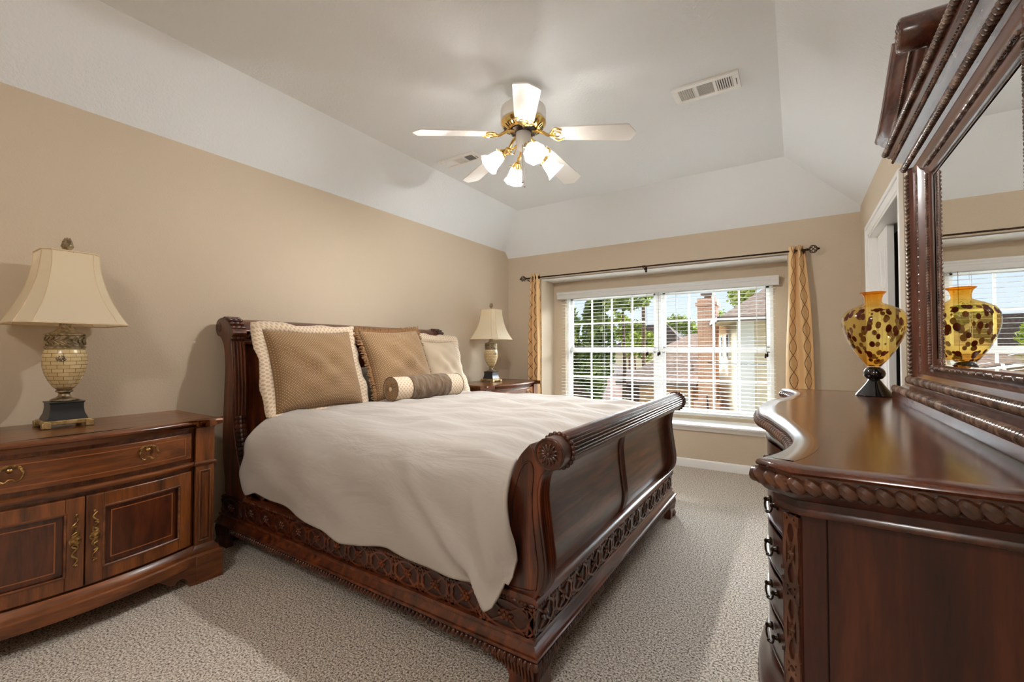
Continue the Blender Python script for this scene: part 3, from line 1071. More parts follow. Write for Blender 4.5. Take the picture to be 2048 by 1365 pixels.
# ================================================================== CEILING FAN
FX, FYc, FZ = 1.705, 2.328, 2.54
fan = root('ceiling_fan', 'white five-blade ceiling fan with brass trim and four lit bell glass lights', 'ceiling fan', (FX, FYc, HC))
build('canopy', MB().lathe([(.012, -.07), (.03, -.065), (.06, -.03), (.068, -.008), (.068, 0)], (FX, FYc, HC), 28), M['white_gloss'], fan)
build('downrod', MB().lathe([(.012, 2.69), (.012, HC - .05)], (FX, FYc, 0), 14), M['white_gloss'], fan)
build('motor_housing', MB().lathe([(.02, 2.715), (.06, 2.712), (.115, 2.70), (.138, 2.685), (.142, 2.67), (.142, 2.612), (.136, 2.603), (.10, 2.60)], (FX, FYc, 0), 44), M['white_gloss'], fan)
mb = MB().lathe([(.137, 2.604), (.142, 2.598), (.142, 2.592), (.136, 2.584), (.126, 2.572), (.105, 2.556), (.088, 2.550), (.085, 2.556), (.085, 2.60)], (FX, FYc, 0), 48)
rg = build('brass_motor_ring', mb, M['brass'], fan)
mb = MB()
for k in range(36):
    if k % 6 == 5:
        build('grille', mb, M['dark'], rg, smooth=False); mb = MB()
        continue
    a = 2 * PI * k / 36
    rd = Vector((math.cos(a), math.sin(a), 0)); tg = Vector((-math.sin(a), math.cos(a), 0))
    sl_ = (rd * .021 + Z * .016).normalized()
    mb.obox(Vector((FX, FYc, 2.5622)) + rd * .1135, sl_, tg, sl_.cross(tg), .0125, .0032, .0016)
build('flywheel', MB().lathe([(.02, 2.552), (.084, 2.552), (.084, 2.545), (.05, 2.538), (.02, 2.536)], (FX, FYc, 0), 32), M['bronze'], fan)
build('switch_housing', MB().lathe([(.03, 2.538), (.046, 2.536), (.048, 2.53), (.048, 2.452), (.044, 2.44), (.03, 2.43), (.002, 2.428)], (FX, FYc, 0), 28), M['white_gloss'], fan)
for k in range(5):
    a = .256 + k * 2 * PI / 5
    rd = Vector((math.cos(a), math.sin(a), 0)); tg = Vector((-math.sin(a), math.cos(a), 0))
    nz = (Z * math.cos(.21) + tg * math.sin(.21)); tw = (tg * math.cos(.21) - Z * math.sin(.21))
    def bpnt(r_, w_, h_):
        base = Vector((FX, FYc, 2.505 - .065 * (r_ - .19) / .48))
        return base + rd * r_ + tw * w_ + nz * h_
    outl = [(.195, -.052), (.195, .052), (.30, .060), (.632, .071), (.643, .066), (.676, .012), (.676, -.002), (.643, -.064), (.632, -.070), (.30, -.060)]
    mb = MB()
    A = [mb.v(bpnt(r_, w_, .0035)) for r_, w_ in outl]; B = [mb.v(bpnt(r_, w_, -.0035)) for r_, w_ in outl]
    for i in range(len(outl)):
        j = (i + 1) % len(outl); mb.face([A[i], A[j], B[j], B[i]])
    mb.face(A); mb.face(B[::-1])
    bd = build('blade', mb, M['white_gloss'], fan, angle=30)
    mb = MB()
    mb.tube([Vector((FX, FYc, 2.545)) + rd * .06, Vector((FX, FYc, 2.530)) + rd * .11, bpnt(.16, 0, -.012), bpnt(.205, 0, -.009)], [.012, .010, .009, .010], 8)
    for s_ in (-1, 1):
        mb.tube(smooth_poly([bpnt(.165, 0, -.010), bpnt(.185, s_ * .030, -.010), bpnt(.205, s_ * .052, -.009), bpnt(.235, s_ * .050, -.008), bpnt(.25, s_ * .038, -.007)], 3), .0055, 6)
        mb.tube(smooth_poly([bpnt(.17, 0, -.010), bpnt(.195, s_ * .022, -.010), bpnt(.225, s_ * .022, -.008), bpnt(.24, s_ * .008, -.008)], 3), .0045, 6)
        mb.ball(bpnt(.235, s_ * .045, -.009), .007, 6, 5)
    mb.tube([bpnt(.19, -.03, -.009), bpnt(.20, 0, -.010), bpnt(.19, .03, -.009)], .006, 6)
    build('blade_iron', mb, M['brass'], bd)
for k in range(4):
    a = -.721 + k * PI / 2
    rd = Vector((math.cos(a), math.sin(a), 0))
    ax = (rd * .74 - Z * .67).normalized()
    C0 = Vector((FX, FYc, 2.342)) + rd * .186
    sock = C0 - ax * .062
    mb = MB()
    mb.tube(smooth_poly([Vector((FX, FYc, 2.455)) + rd * .04, Vector((FX, FYc, 2.425)) + rd * .075, Vector((FX, FYc, 2.43)) + rd * .105, sock - ax * .02], 4), .0065, 8)
    mb.tube(smooth_poly([Vector((FX, FYc, 2.445)) + rd * .045, Vector((FX, FYc, 2.40)) + rd * .06, Vector((FX, FYc, 2.398)) + rd * .09, Vector((FX, FYc, 2.42)) + rd * .105], 4), .0035, 6)
    arm = build('light_arm', mb, M['brass'], fan)
    mb = MB().lathe([(.008, -.028), (.018, -.024), (.024, -.012), (.030, -.004), (.033, .004), (.030, .010), (.024, .010)], sock, 22, ax)
    for q in range(3):
        t = ax.orthogonal().normalized(); b2 = ax.cross(t); an = 2 * PI * q / 3
        dd = t * math.cos(an) + b2 * math.sin(an)
        mb.tube([sock + dd * .030 + ax * .004, sock + dd * .042 + ax * .004], .003, 5); mb.ball(sock + dd * .044 + ax * .004, .005, 6, 4)
    build('socket_cup', mb, M['brass'], arm)
    prof = [(.024, .006), (.030, .012), (.037, .028), (.041, .048), (.044, .068), (.049, .086), (.057, .100), (.064, .108), (.0625, .1085), (.055, .102), (.047, .088), (.042, .068), (.039, .048), (.035, .029), (.028, .014), (.022, .009)]
    mb = MB()
    n = 40; t = ax.orthogonal().normalized(); b2 = ax.cross(t); rings = []
    for r_, z_ in prof:
        rings.append([sock + ax * z_ + (t * math.cos(2 * PI * j / n) + b2 * math.sin(2 * PI * j / n)) * (r_ * (1 + (.035 * math.cos(8 * 2 * PI * j / n) if z_ > .05 else .012 * math.cos(20 * 2 * PI * j / n)))) for j in range(n)])
    mb.skin(rings, caps=False)
    build('bell_shade', mb, M['bell'], arm, angle=60)
    mb = MB().lathe([(.004, .012), (.010, .018), (.012, .03), (.020, .046), (.024, .060), (.022, .074), (.012, .084), (.002, .087)], sock, 16, ax)
    build('bulb', mb, M['bulb'], arm, angle=80)
for dx, dy, z1 in ((.018, -.040, 2.215), (.030, -.034, 2.19)):
    mb = MB().tube([(FX + dx, FYc + dy, 2.46), (FX + dx, FYc + dy, z1)], .0014, 5)
    mb.ball((FX + dx, FYc + dy, z1 - .006), .0065, 8, 6)
    build('pull_chain', mb, M['chain'], fan)

# added fill lamp behind the camera, brightens the near side of the bed
DLX, DLY = 2.45, -1.2
dl = root('fill_dome_lamp', 'added fill lamp out of view, a frosted dome with brass rim on the flat ceiling', 'fill lamp', (DLX, DLY, HC))
build('rim', MB().lathe([(.02, 0), (.25, 0), (.262, -.008), (.262, -.026), (.250, -.034), (.24, -.034), (.24, -.01), (.02, -.01)], (DLX, DLY, HC), 48), M['brass'], dl)
build('dome', MB().lathe([(.238, -.030), (.232, -.052), (.21, -.078), (.17, -.100), (.11, -.116), (.05, -.123), (.002, -.124)], (DLX, DLY, HC), 48), M['dome'], dl, angle=80)
build('finial', MB().lathe([(.012, -.120), (.014, -.128), (.010, -.136), (.006, -.146), (.001, -.150)], (DLX, DLY, HC), 16), M['brass'], dl)

# ================================================================== SLEIGH BED
YA, YZ = 1.335, 3.285          # near and far faces of the posts
bed = root('sleigh_bed', 'dark cherry king sleigh bed with scrolled ends and carved fretwork base', 'bed', (1.2, (YA + YZ) / 2, 0))
PT = .085                      # post thickness along Y

hb_out = smooth_poly([(.185, .30), (.165, .37), (.138, .49), (.126, .63), (.128, .77), (.138, .95), (.146, 1.08), (.128, 1.20), (.085, 1.262), (.050, 1.272),
          (.022, 1.30), (.016, 1.335), (.034, 1.368), (.070, 1.384), (.115, 1.386), (.165, 1.365), (.212, 1.325), (.240, 1.285), (.222, 1.262), (.214, 1.235),
          (.232, 1.13), (.248, .95), (.248, .77), (.285, .60), (.335, .48), (.388, .41), (.400, .36), (.398, .30)], 3, True)
fb_right = [(2.345, .30), (2.362, .335), (2.384, .378), (2.388, .438), (2.379, .512), (2.366, .606), (2.361, .681), (2.373, .742), (2.398, .772)]
fb_left = [(2.345, .835), (2.333, .854), (2.286, .801), (2.259, .734), (2.240, .66), (2.226, .563), (2.205, .47), (2.172, .385), (2.140, .335), (2.132, .30)]
SCX, SCZ, SCR = 2.408, .826, .057
scroll = [(SCX + SCR * math.cos(t), SCZ + SCR * math.sin(t)) for t in [math.radians(q) for q in range(-100, 181, 20)]]
fb_out = smooth_poly(fb_right, 4)[:-1] + scroll + smooth_poly(fb_left[1:], 4)

for y0, y1, s_ in ((YA, YA + PT, -1), (YZ - PT, YZ, 1)):
    po_ = build('headboard_post', MB().prism(hb_out, 'y', y0, y1), M['bed_z'], bed, angle=40, bevel=.004)
    mb = MB()
    yo = y0 if s_ < 0 else y1
    mb.lathe([(.001, .004), (.012, .006), (.016, .002), (.022, .005), (.030, .004), (.036, -.002)], (.062, yo, 1.326), 20, Y * s_)
    build('rosette', mb, M['bed_carve'], po_)
    # reeding down the inner front edge and a carved leaf at its foot and shoulder
    mb = MB()
    front = [(.214, 1.235), (.232, 1.13), (.248, .95), (.248, .77)]
    for q in range(4):
        yy = y0 + .014 + q * (PT - .028) / 3
        mb.tube([(x, yy, z) for x, z in smooth_poly(front, 4)], .008, 6)
    build('reeding', mb, M['bed_z'], po_)
    mb = MB()
    for q in range(16):
        t = q / 15
        x, z = (.252 + (.398 - .252) * t ** 1.6), .77 - .40 * t
        w_ = .022 * (1 - .4 * abs(2 * t - 1))
        for e_ in (-1, 1):
            mb.ball((x, (y0 + y1) / 2 + e_ * w_, z), (.010, .020, .016), 6, 5)
        mb.ball((x + .004, (y0 + y1) / 2, z), (.012, .012, .016), 6, 5)
    mb2 = MB()
    for q in range(9):
        t = q / 8
        a = math.radians(115 - 150 * t)
        for e_ in (-1, 0, 1):
            mb2.ball((.125 + .098 * math.cos(a), (y0 + y1) / 2 + e_ * .028, 1.285 + .098 * math.sin(a)), (.012, .018, .012), 6, 5)
    build('acanthus_carving', mb, M['bed_carve'], po_)
    build('shoulder_carving', mb2, M['bed_carve'], po_)

# headboard panel between the posts, following the sweep
hp = [(.318, .36), (.262, .50), (.226, .62), (.196, .77), (.192, .95), (.184, 1.10), (.165, 1.215), (.145, 1.25)]
hpb = [(x - .03, z) for x, z in hp]
build('headboard_panel', MB().prism(smooth_poly(hp, 4) + smooth_poly(hpb, 4)[::-1], 'y', YA + PT - .004, YZ - PT + .004), M['bed_z'], bed, angle=40)
roll = smooth_poly([(.095, 1.24), (.05, 1.262), (.026, 1.30), (.022, 1.335), (.04, 1.366), (.075, 1.38), (.118, 1.379), (.16, 1.356), (.192, 1.318), (.20, 1.30), (.172, 1.282), (.168, 1.24)], 4, True)
tr_ = build('headboard_top_rail', MB().prism(roll, 'y', YA + PT - .004, YZ - PT + .004), M['bed_y'], bed, angle=50)
mb = MB()
n = 46
for q in range(n):
    y = YA + PT + .03 + (YZ - YA - 2 * PT - .06) * (q + .5) / n
    mb.ball((.184, y, 1.272 + .008 * math.sin(q * 1.57)), (.010, .017, .009), 6, 5)
    mb.tube([(.186, y - .02, 1.262), (.190, y - .005, 1.285), (.187, y + .012, 1.276), (.188, y + .02, 1.262)], .0045, 5)
build('carved_scroll_band', mb, M['bed_carve'], tr_)
build('headboard_molding', MB().prism([(.172, 1.215), (.196, 1.222), (.200, 1.235), (.192, 1.246), (.165, 1.25)], 'y', YA + PT, YZ - PT), M['bed_y'], tr_, angle=50)

# footboard
for y0, y1, s_ in ((YA, YA + PT, -1), (YZ - PT, YZ, 1)):
    yo = y0 if s_ < 0 else y1
    po_ = build('footboard_post', MB().prism(fb_out, 'y', y0, y1), M['bed_z'], bed, angle=40, bevel=.004)
    mb = MB()
    for q in range(14):
        t = 2 * PI * q / 14
        d_ = X * math.cos(t) + Z * math.sin(t)
        c0 = Vector((SCX - .002, yo + s_ * .003, SCZ))
        mb.ball(c0 + d_ * .023, (.017, .0055, .006), 8, 5, (d_, Y, Y.cross(d_)))
    mb.ball((SCX - .002, yo + s_ * .004, SCZ), (.010, .007, .010), 10, 6)
    mb.lathe([(.046, -.002), (.046, .003), (.050, .004), (.053, .003), (.053, -.002)], (SCX - .002, yo, SCZ), 28, Y * s_)
    build('rosette', mb, M['bed_carve'], po_)
    # raised outline on the side face
    ins = smooth_poly([(2.170, .345), (2.218, .420), (2.246, .53), (2.262, .64), (2.280, .725), (2.308, .78), (2.335, .79), (2.346, .755), (2.340, .68), (2.342, .60), (2.352, .51), (2.362, .435), (2.358, .38), (2.335, .345)], 3, True)
    build('side_molding', MB().tube([(x, yo + s_ * .001, z) for x, z in ins], .0042, 5, True), M['bed_carve'], po_)
    # reeds down the swept front
    mb = MB()
    for q in range(5):
        yy = y0 + .012 + q * (PT - .024) / 4
        mb.tube([(x + .002, yy, z) for x, z in smooth_poly(fb_right[1:], 4)], .0075, 6)
    build('reeding', mb, M['bed_z'], po_)
    mb = MB()
    rope(mb, [(SCX + (SCR + .002) * math.cos(t), y0 + (PT - .016 if s_ < 0 else .016), SCZ + (SCR + .002) * math.sin(t)) for t in [math.radians(q) for q in range(-95, 150, 12)]], .008, .017, .6, .6)
    build('carved_collar', mb, M['bed_carve'], po_)
mb = MB()
n = 26; R0 = SCR - .005
secp = []
for q in range(n * 8):
    t = 2 * PI * q / (n * 8)
    secp.append((SCX + (R0 + .0048 * math.cos(n * t)) * math.cos(t), SCZ + (R0 + .0048 * math.cos(n * t)) * math.sin(t)))
mb.prism(secp, 'y', YA + PT - .003, YZ - PT + .003)
build('footboard_rail', mb, M['bed_y'], bed, angle=70)
pf = [(2.318, .30), (2.346, .385), (2.350, .44), (2.342, .512), (2.332, .606), (2.330, .681), (2.345, .75), (2.37, .80)]
pb = [(x - .03, z) for x, z in pf]
YM = (YA + YZ) / 2 - .02
for ya, yb in ((YA + PT - .004, YM), (YM, YZ - PT + .004)):
    build('footboard_panel', MB().prism(smooth_poly(pf, 5) + smooth_poly(pb, 5)[::-1], 'y', ya, yb), M['bed_y'], bed, angle=60)
mb = MB()
for q in (-1, 0, 1):
    mb.tube([(x + .004, YM + q * .017, z) for x, z in smooth_poly(pf, 5)], .009, 6)
build('center_stile', mb, M['bed_z'], bed)
mb = MB()
mb.prism([(2.18, .30), (2.37, .30), (2.37, .314), (2.362, .325), (2.345, .332), (2.18, .332)], 'y', YA - .012, YZ + .012)
ft = build('footboard_base_cap', mb, M['bed_y'], bed, angle=40)
mb = MB()
beads(mb, (2.368, YA - .005, .303), (2.368, YZ + .005, .303), .007, 120, 6, 'reel')
beads(mb, (2.14, YA - .013, .303), (2.36, YA - .013, .303), .007, 15, 6, 'reel')
build('bead_and_reel', mb, M['bed_carve'], ft)

# fretwork base: boards with applied fret
def fret_board(name, o, ud, nd, length, z0, z1, count, thick=.03):
    o = Vector(o)
    mb = MB()
    c = o + ud * (length / 2) - nd * (thick / 2) + Z * ((z0 + z1) / 2)
    mb.obox(c, ud, nd, Z, length / 2, thick / 2, (z1 - z0) / 2)
    b = build(name, mb, M['bed_recess'], bed, smooth=False)
    mb = MB()
    fret(mb, o + Z * ((z0 + z1) / 2), ud, Z, nd, length, (z1 - z0) * .98, count, .0062)
    build('fretwork', mb, M['bed_x'] if abs(ud.x) > .5 else M['bed_y'], b)
    return b

FXO = 2.352
fret_board('footboard_base', (FXO, YA - .012, 0), Y, X, YZ - YA + .024, .185, .30, 13)
fret_board('footboard_corner_block', (2.125, YA - .012, 0), X, -Y, FXO - 2.125, .185, .30, 1, .09)
fret_board('footboard_corner_block', (2.125, YZ + .012, 0), X, Y, FXO - 2.125, .185, .30, 1, .09)
fret_board('headboard_corner_block', (.16, YA - .012, 0), X, -Y, .235, .185, .30, 1, .09)
fret_board('headboard_corner_block', (.16, YZ + .012, 0), X, Y, .235, .185, .30, 1, .09)
for yy, nd in ((YA + .004, -Y), (YZ - .004, Y)):
    sr = fret_board('side_rail', (.395, yy, 0), X, nd, 2.125 - .395, .185, .30, 11)
    mb = MB()
    s_ = nd.y
    mb.prism([(yy + s_ * .012, .298), (yy + s_ * .012, .308), (yy + s_ * .004, .318), (yy - s_ * .03, .32), (yy - s_ * .03, .298)], 'x', .395, 2.125)
    mb.box(.395, 2.125, min(yy - s_ * .03, yy - s_ * .055), max(yy - s_ * .03, yy - s_ * .055), .19, .44)
    build('rail_cap', mb, M['bed_x'], sr, angle=40)
    mb = MB(); beads(mb, (.40, yy + s_ * .010, .305), (2.12, yy + s_ * .010, .305), .006, 110, 6, 'reel')
    build('bead_and_reel', mb, M['bed_carve'], sr)
mb = MB()
for q in range(14):
    t = q / 13
    mb.ball((.40 + .15 * t, YA + .030, .44 - .10 * t ** .6 + .012 * math.sin(9 * t)), (.016, .012, .020), 6, 5)
    mb.ball((.40 + .13 * t, YA + .032, .39 - .06 * t), (.014, .010, .016), 6, 5)
mb.prism([(.395, .318), (.60, .318), (.55, .345), (.50, .40), (.455, .46), (.395, .48)], 'y', YA + .034, YA + .05)
build('carved_bracket', mb, M['bed_carve'], bed)

# ogee base moulding all round, gadroon edge below
ring = [(.14, YA - .012), (FXO, YA - .012), (FXO, YZ + .012), (.14, YZ + .012)]
og = [(-.03, .192), (.006, .192), (.010, .187), (.010, .181), (.005, .177), (.007, .171), (.014, .165), (.020, .156), (.022, .150), (.030, .148), (.033, .142), (.030, .136), (.020, .131), (-.03, .130)]
mb = MB().molding(ring, og, -1)
bm_ = build('base_molding', mb, M['bed_y'], bed, angle=45)
mb = MB()
rope(mb, [(p[0], p[1], .1165) for p in off([(.36, YA - .012), (FXO, YA - .012), (FXO, YZ + .012)], .021, -1)], .013, .021, .42, .35, 7)
build('gadroon_edge', mb, M['bed_carve'], bm_)

# bracket feet with reeded knees
def foot(cx, cy_, sx, sy):
    mb = MB()
    prof = [(0, .130), (.235, .130), (.232, .112), (.215, .100), (.195, .104), (.185, .090), (.165, .082), (.140, .082), (.118, .070), (.108, .048), (.112, .020), (.120, 0), (-.006, 0), (-.012, .02), (.004, .05), (.016, .085), (.012, .112)]
    mb.prism([(cx - sx * u, z) for u, z in prof], 'y', cy_ - sy * .0, cy_ - sy * .045)
    mb.prism([(cy_ - sy * u, z) for u, z in prof], 'x', cx - sx * .0, cx - sx * .045)
    f = build('foot', mb, M['bed_z'], bed, angle=40, bevel=.003)
    mb = MB()
    for k in range(13):
        u = .012 + k * .0135
        zl = .052 + .0030 * k
        mb.tube([(cx - sx * u, cy_ + sy * .003, .128), (cx - sx * u, cy_ + sy * .007, .105), (cx - sx * (u - .004), cy_ + sy * .001, zl)], [.006, .0062, .003], 6)
        mb.tube([(cx + sx * .003, cy_ - sy * u, .128), (cx + sx * .007, cy_ - sy * u, .105), (cx + sx * .001, cy_ - sy * (u - .004), zl)], [.006, .0062, .003], 6)
    for vx, vy in ((cx - sx * .205, cy_ + sy * .003), (cx + sx * .003, cy_ - sy * .205)):
        dv = X if abs(vx - cx) > .1 else Y
        for k in range(12):
            t = k / 11 * 2.2 * PI; rr = .020 * (1 - k / 15)
            mb.ball(Vector((vx, vy, .112)) + dv * (rr * math.cos(t)) + Z * (rr * math.sin(t)), .006, 6, 4)
    build('knee_carving', mb, M['bed_carve'], f)
foot(FXO + .02, YA - .030, 1, -1); foot(FXO + .02, YZ + .030, 1, 1)
foot(.13, YA - .030, -1, -1); foot(.13, YZ + .030, -1, 1)

# ------------------------------------------------------------------ mattress and bedding
mb = MB().box(.36, 2.19, YA + .07, YZ - .07, .32, .70)
mt_ = build('mattress', mb, M['sheet'], origin=(1.28, 2.31, .32), bevel=.04)
tag(mt_, 'white mattress lying inside the bed frame under the cream duvet', 'mattress')

# duvet: top, near drape, far drape
hem = [(0, .46), (.045, .37), (.10, .40), (.18, .372), (.30, .345), (.42, .330), (.50, .305), (.56, .315), (.66, .345), (.78, .335), (.85, .328), (.905, .320), (.93, .290), (.946, .270), (.960, .285), (.974, .345), (.980, .372), (.986, .365), (.993, .39), (1, .45)]
TOPZ = .775
random.seed(3)
ph = [random.uniform(0, 6.28) for _ in range(12)]
def duvet(u, v):
    """u along the bed (0 head, 1 foot); v from near hem over the top to far hem"""
    fold = 0
    if v < .40:                               # near drape: v=0 hem, .40 = top edge
        t = v / .40
        z0 = interp(hem, u)
        zt = TOPZ - .01
        z = z0 + (zt - z0) * t
        x = .43 + .10 * (1 - (1 - t) ** 2) + (2.265 + .03 * (1 - t) - .43 - .10 * (1 - (1 - t) ** 2)) * u
        if u > .9:
            x -= (u - .9) / .1 * .022 * max(0, t - .45) / .55
        bulge = math.sin(PI * min(1, t * 1.0)) * .018
        y = YA - .040 - bulge + .11 * max(0, (t - .62) / .38) ** 2.4
        w_ = (1 - t) ** .8
        fold = .016 * w_ * math.sin(15 * u + ph[0] + 1.5 * t) + .007 * w_ * math.sin(33 * u + ph[1] - 2 * t) + .008 * math.sin(9 * u - 7 * t + ph[2]) * (1 - t) + .005 * math.sin(21 * u + 9 * t + ph[9]) * math.sin(PI * t)
        du_ = u - (.95 - .28 * t)
        fold += .030 * math.exp(-(du_ / .022) ** 2) * (1 - t) - .016 * math.exp(-((du_ + .06) / .03) ** 2) * (1 - t) + .014 * math.exp(-((u - .99 + .10 * t) / .016) ** 2) * (1 - t)
        fold += .020 * w_ * math.exp(-((u - .955) / .03) ** 2) - .016 * w_ * math.exp(-((u - .90) / .02) ** 2) + .012 * w_ * math.exp(-((u - .02) / .03) ** 2)
        y -= fold
        z += .004 * math.sin(22 * u + ph[5]) * t + .02 * max(0, (t - .8) / .2)
        if u < .06:
            y += (1 - u / .06) * .03 * w_
        return (x, y, z)
    if v < .86:
        t = (v - .40) / .46
        y = YA + .070 + (YZ - YA - .115) * t
        x = .53 + (2.245 - .53) * u
        edge = min(1, t / .10)
        e2 = min(1, (1 - t) / .08)
        z = TOPZ + .010 + .022 * math.sin(PI / 2 * edge) + .030 * math.sin(PI * t) * math.sin(PI * min(1, u * 1.1)) - .02 * (1 - math.sin(PI / 2 * e2))
        wr = math.sin(26 * u + 5 * t + ph[3]) * .0035 + math.sin(47 * t + 6 * u + ph[4]) * .0030 + math.sin(75 * t - 9 * u + 3 * math.sin(5 * u) + ph[6]) * .0035 * (.3 + u) + math.sin(33 * t + 11 * u * u + ph[7]) * .004
        z += 1.7 * wr * edge * e2
        if u > .9: z -= (u - .9) / .1 * .035
        return (x, y, z)
    t = (v - .86) / .14
    z = TOPZ - .004 - t * .40
    y = YZ - .045 + .085 * math.sin(PI / 2 * min(1, t * 2)) + .01 * math.sin(20 * u + ph[8]) * t
    x = .53 + (2.245 - .53) * u
    return (x, y, z)
mb = MB()
mb.grid(150, 120, duvet)
du = build('duvet', mb, M['duvet'], angle=180, origin=(1.3, 2.3, .78))
tag(du, 'cream cotton duvet spread over the sleigh bed, hanging down its near side', 'duvet')
sm = du.modifiers.new('solid', 'SOLIDIFY'); sm.thickness = .014; sm.offset = 0.0


def pillow_pt(c, wd, hd, nd, w, h, th, a, b, side, puff=.42, corner=.075):
    """a,b in -1..1 over the face; corners pulled out a little, edges waisted in"""
    prof = max(0.0, (1 - abs(a) ** 2.6)) ** puff * max(0.0, (1 - abs(b) ** 2.6)) ** puff
    aa = a * (1 - corner * (1 - b * b)); bb = b * (1 - corner * (1 - a * a))
    return c + wd * (aa * w / 2) + hd * (bb * h / 2) + nd * (side * prof * th / 2)


def pillow(name, label, c, wd, hd, w, h, th, mat, group=None, flange=0, fmat=None, fringe=False, wr=.007, puff=.5, part='cover'):
    c = Vector(c); wd = Vector(wd).normalized(); hd = Vector(hd); hd = (hd - wd * hd.dot(wd)).normalized(); nd = wd.cross(hd).normalized()
    if nd.x < 0 and abs(nd.x) > .2: nd = -nd
    r_ = root(name, label, 'pillow', c - hd * (h / 2), group)
    mb = MB()
    n = 26
    seed = random.uniform(0, 6)
    for side in (1, -1):
        def fn(i, j):
            a, b = 2 * i - 1, 2 * j - 1
            p = pillow_pt(c, wd, hd, nd, w, h, th, a, b, side, puff)
            k = (1 - a * a) * (1 - b * b)
            return p + nd * (side * k * wr * (math.sin(7 * a + 3 * b + seed) + math.sin(11 * b - 4 * a + seed * 2)) + wr * 1.2 * k * math.sin(9 * (a + b) + seed))
        mb.grid(n, n, fn, lambda i, j: (i * w, j * h))
    bmesh.ops.remove_doubles(mb.bm, verts=mb.bm.verts, dist=.0004)
    build(part, mb, mat, r_, angle=180)
    if flange:
        mb = MB()
        per = []
        for k in range(4):
            for q in range(16):
                t = q / 16 * 2 - 1
                per.append([(t, -1), (1, t), (-t, 1), (-1, -t)][k])
        ins, outs = [], []
        for i, (a, b) in enumerate(per):
            ins.append(pillow_pt(c, wd, hd, nd, w, h, th, a * .985, b * .985, 0))
            ox = a * (w / 2 + flange) if abs(a) == 1 else a * (w / 2 + flange * abs(a) * .9)
            oy = b * (h / 2 + flange) if abs(b) == 1 else b * (h / 2 + flange * abs(b) * .9)
            wv = .014 * math.sin(i * .55 + seed) + .006 * math.sin(i * 1.9)
            oy += (.010 * math.sin(i * .8 + seed) - .012 * (1 - a * a)) * (b == 1)
            ox += .006 * math.sin(i * .9 + seed) * (abs(a) == 1)
            oy2 = oy if b > -1 else -(h / 2) - .012
            outs.append(c + wd * ox + hd * oy2 + nd * (wv - .01 + (.035 if b == -1 else 0)))
        mid = [(p + q) / 2 + nd * .004 for p, q in zip(ins, outs)]
        mb.skin([ins, mid, outs], caps=False, uvs=lambda i, j: (j * .043, i * flange / 2))
        o = build('flange', mb, fmat, r_, angle=180)
        sm = o.modifiers.new('solid', 'SOLIDIFY'); sm.thickness = .006; sm.offset = 0
    if fringe:
        mb = MB()
        rnd = random.Random(5)
        for k in range(4):
            for q in range(120):
                t = (q + .5) / 120 * 2 - 1
                a, b = [(t, -1), (1, t), (-t, 1), (-1, -t)][k]
                p = pillow_pt(c, wd, hd, nd, w, h, th, a, b, 0)
                od = (wd * a * (abs(a) > .99) + hd * b * (abs(b) > .99))
                od = od.normalized() if od.length else wd
                for _ in range(2):
                    j = Vector((rnd.uniform(-1, 1), rnd.uniform(-1, 1), rnd.uniform(-1, 1)))
                    e_ = p + od * rnd.uniform(.020, .036) + j * .010
                    mb.tube([p - od * .004 + j * .004, p + od * .012 + j * .006, e_ + nd * rnd.uniform(-.012, .012)], [.0045, .0045, .003], 5)
        build('fringe', mb, M['fringe'], r_)
    return r_


def lean(dx, dz): return Vector((dx, 0, dz))

pillow('sleeping_pillow', 'plain white bed pillow standing behind the gap between the dotted pillows', (.375, 2.04, .925), Y, lean(-.06, .25), .50, .27, .08, M['sheet'])
pillow('euro_sham', 'large square brown dotted sham with beige flange, nearest on the bed', (.445, 1.755, 1.055), Y + X * .01 - Z * .0, lean(-.17, .50), .63, .55, .24, M['sham_brown'], None, .05, M['sham_beige'])
pillow('euro_sham', 'plain beige sham with dotted flange at the far side of the bed', (.415, 3.02, 1.03), Y, lean(-.16, .50), .48, .50, .20, M['sham_plain'], None, .07, M['sham_beige'])
pillow('throw_pillow', 'brown dotted throw pillow with twisted yarn fringe behind the bolster', (.475, 2.45, 1.07), Y + Z * .045, lean(-.19, .50), .61, .58, .24, M['sham_brown'], None, fringe=True)

# bolster
BC, BR, BL = Vector((.745, 2.475, .906)), .086, .64
bo = root('bolster_pillow', 'cylindrical bolster pillow with brown gathered wrap and buttoned ends', 'pillow', (BC.x, BC.y, BC.z - BR))
bd_ = (Y + X * .10).normalized()
def bol(y0, y1, r0, r1, k, mat, name, amp=0, uvm=True):
    mb = MB(); n = 48; m_ = k; rings = []
    for i in range(m_ + 1):
        t = i / m_; yy = y0 + (y1 - y0) * t
        ring_ = []
        for j in range(n):
            a = 2 * PI * j / n
            rr = r0 + (r1 - r0) * t + amp * (math.sin(3 * a + 20 * t) * .5 + math.sin(7 * a - 26 * t) * .35 + math.sin(30 * t + 2 * math.sin(2 * a)) * .6)
            ring_.append(BC + bd_ * yy + bd_.orthogonal().normalized() * (rr * math.cos(a)) + bd_.cross(bd_.orthogonal().normalized()) * (rr * math.sin(a)))
        rings.append(ring_)
    mb.skin(rings, uvs=lambda i, j: (j * .011, i * (y1 - y0) / m_))
    return build(name, mb, mat, bo, angle=60)
bol(-BL / 2, BL / 2, BR * .985, BR * .985, 8, M['sham_beige'], 'body')
bol(-.185, .185, BR * 1.055, BR * 1.055, 34, M['wrap'], 'gathered_wrap', .0038)
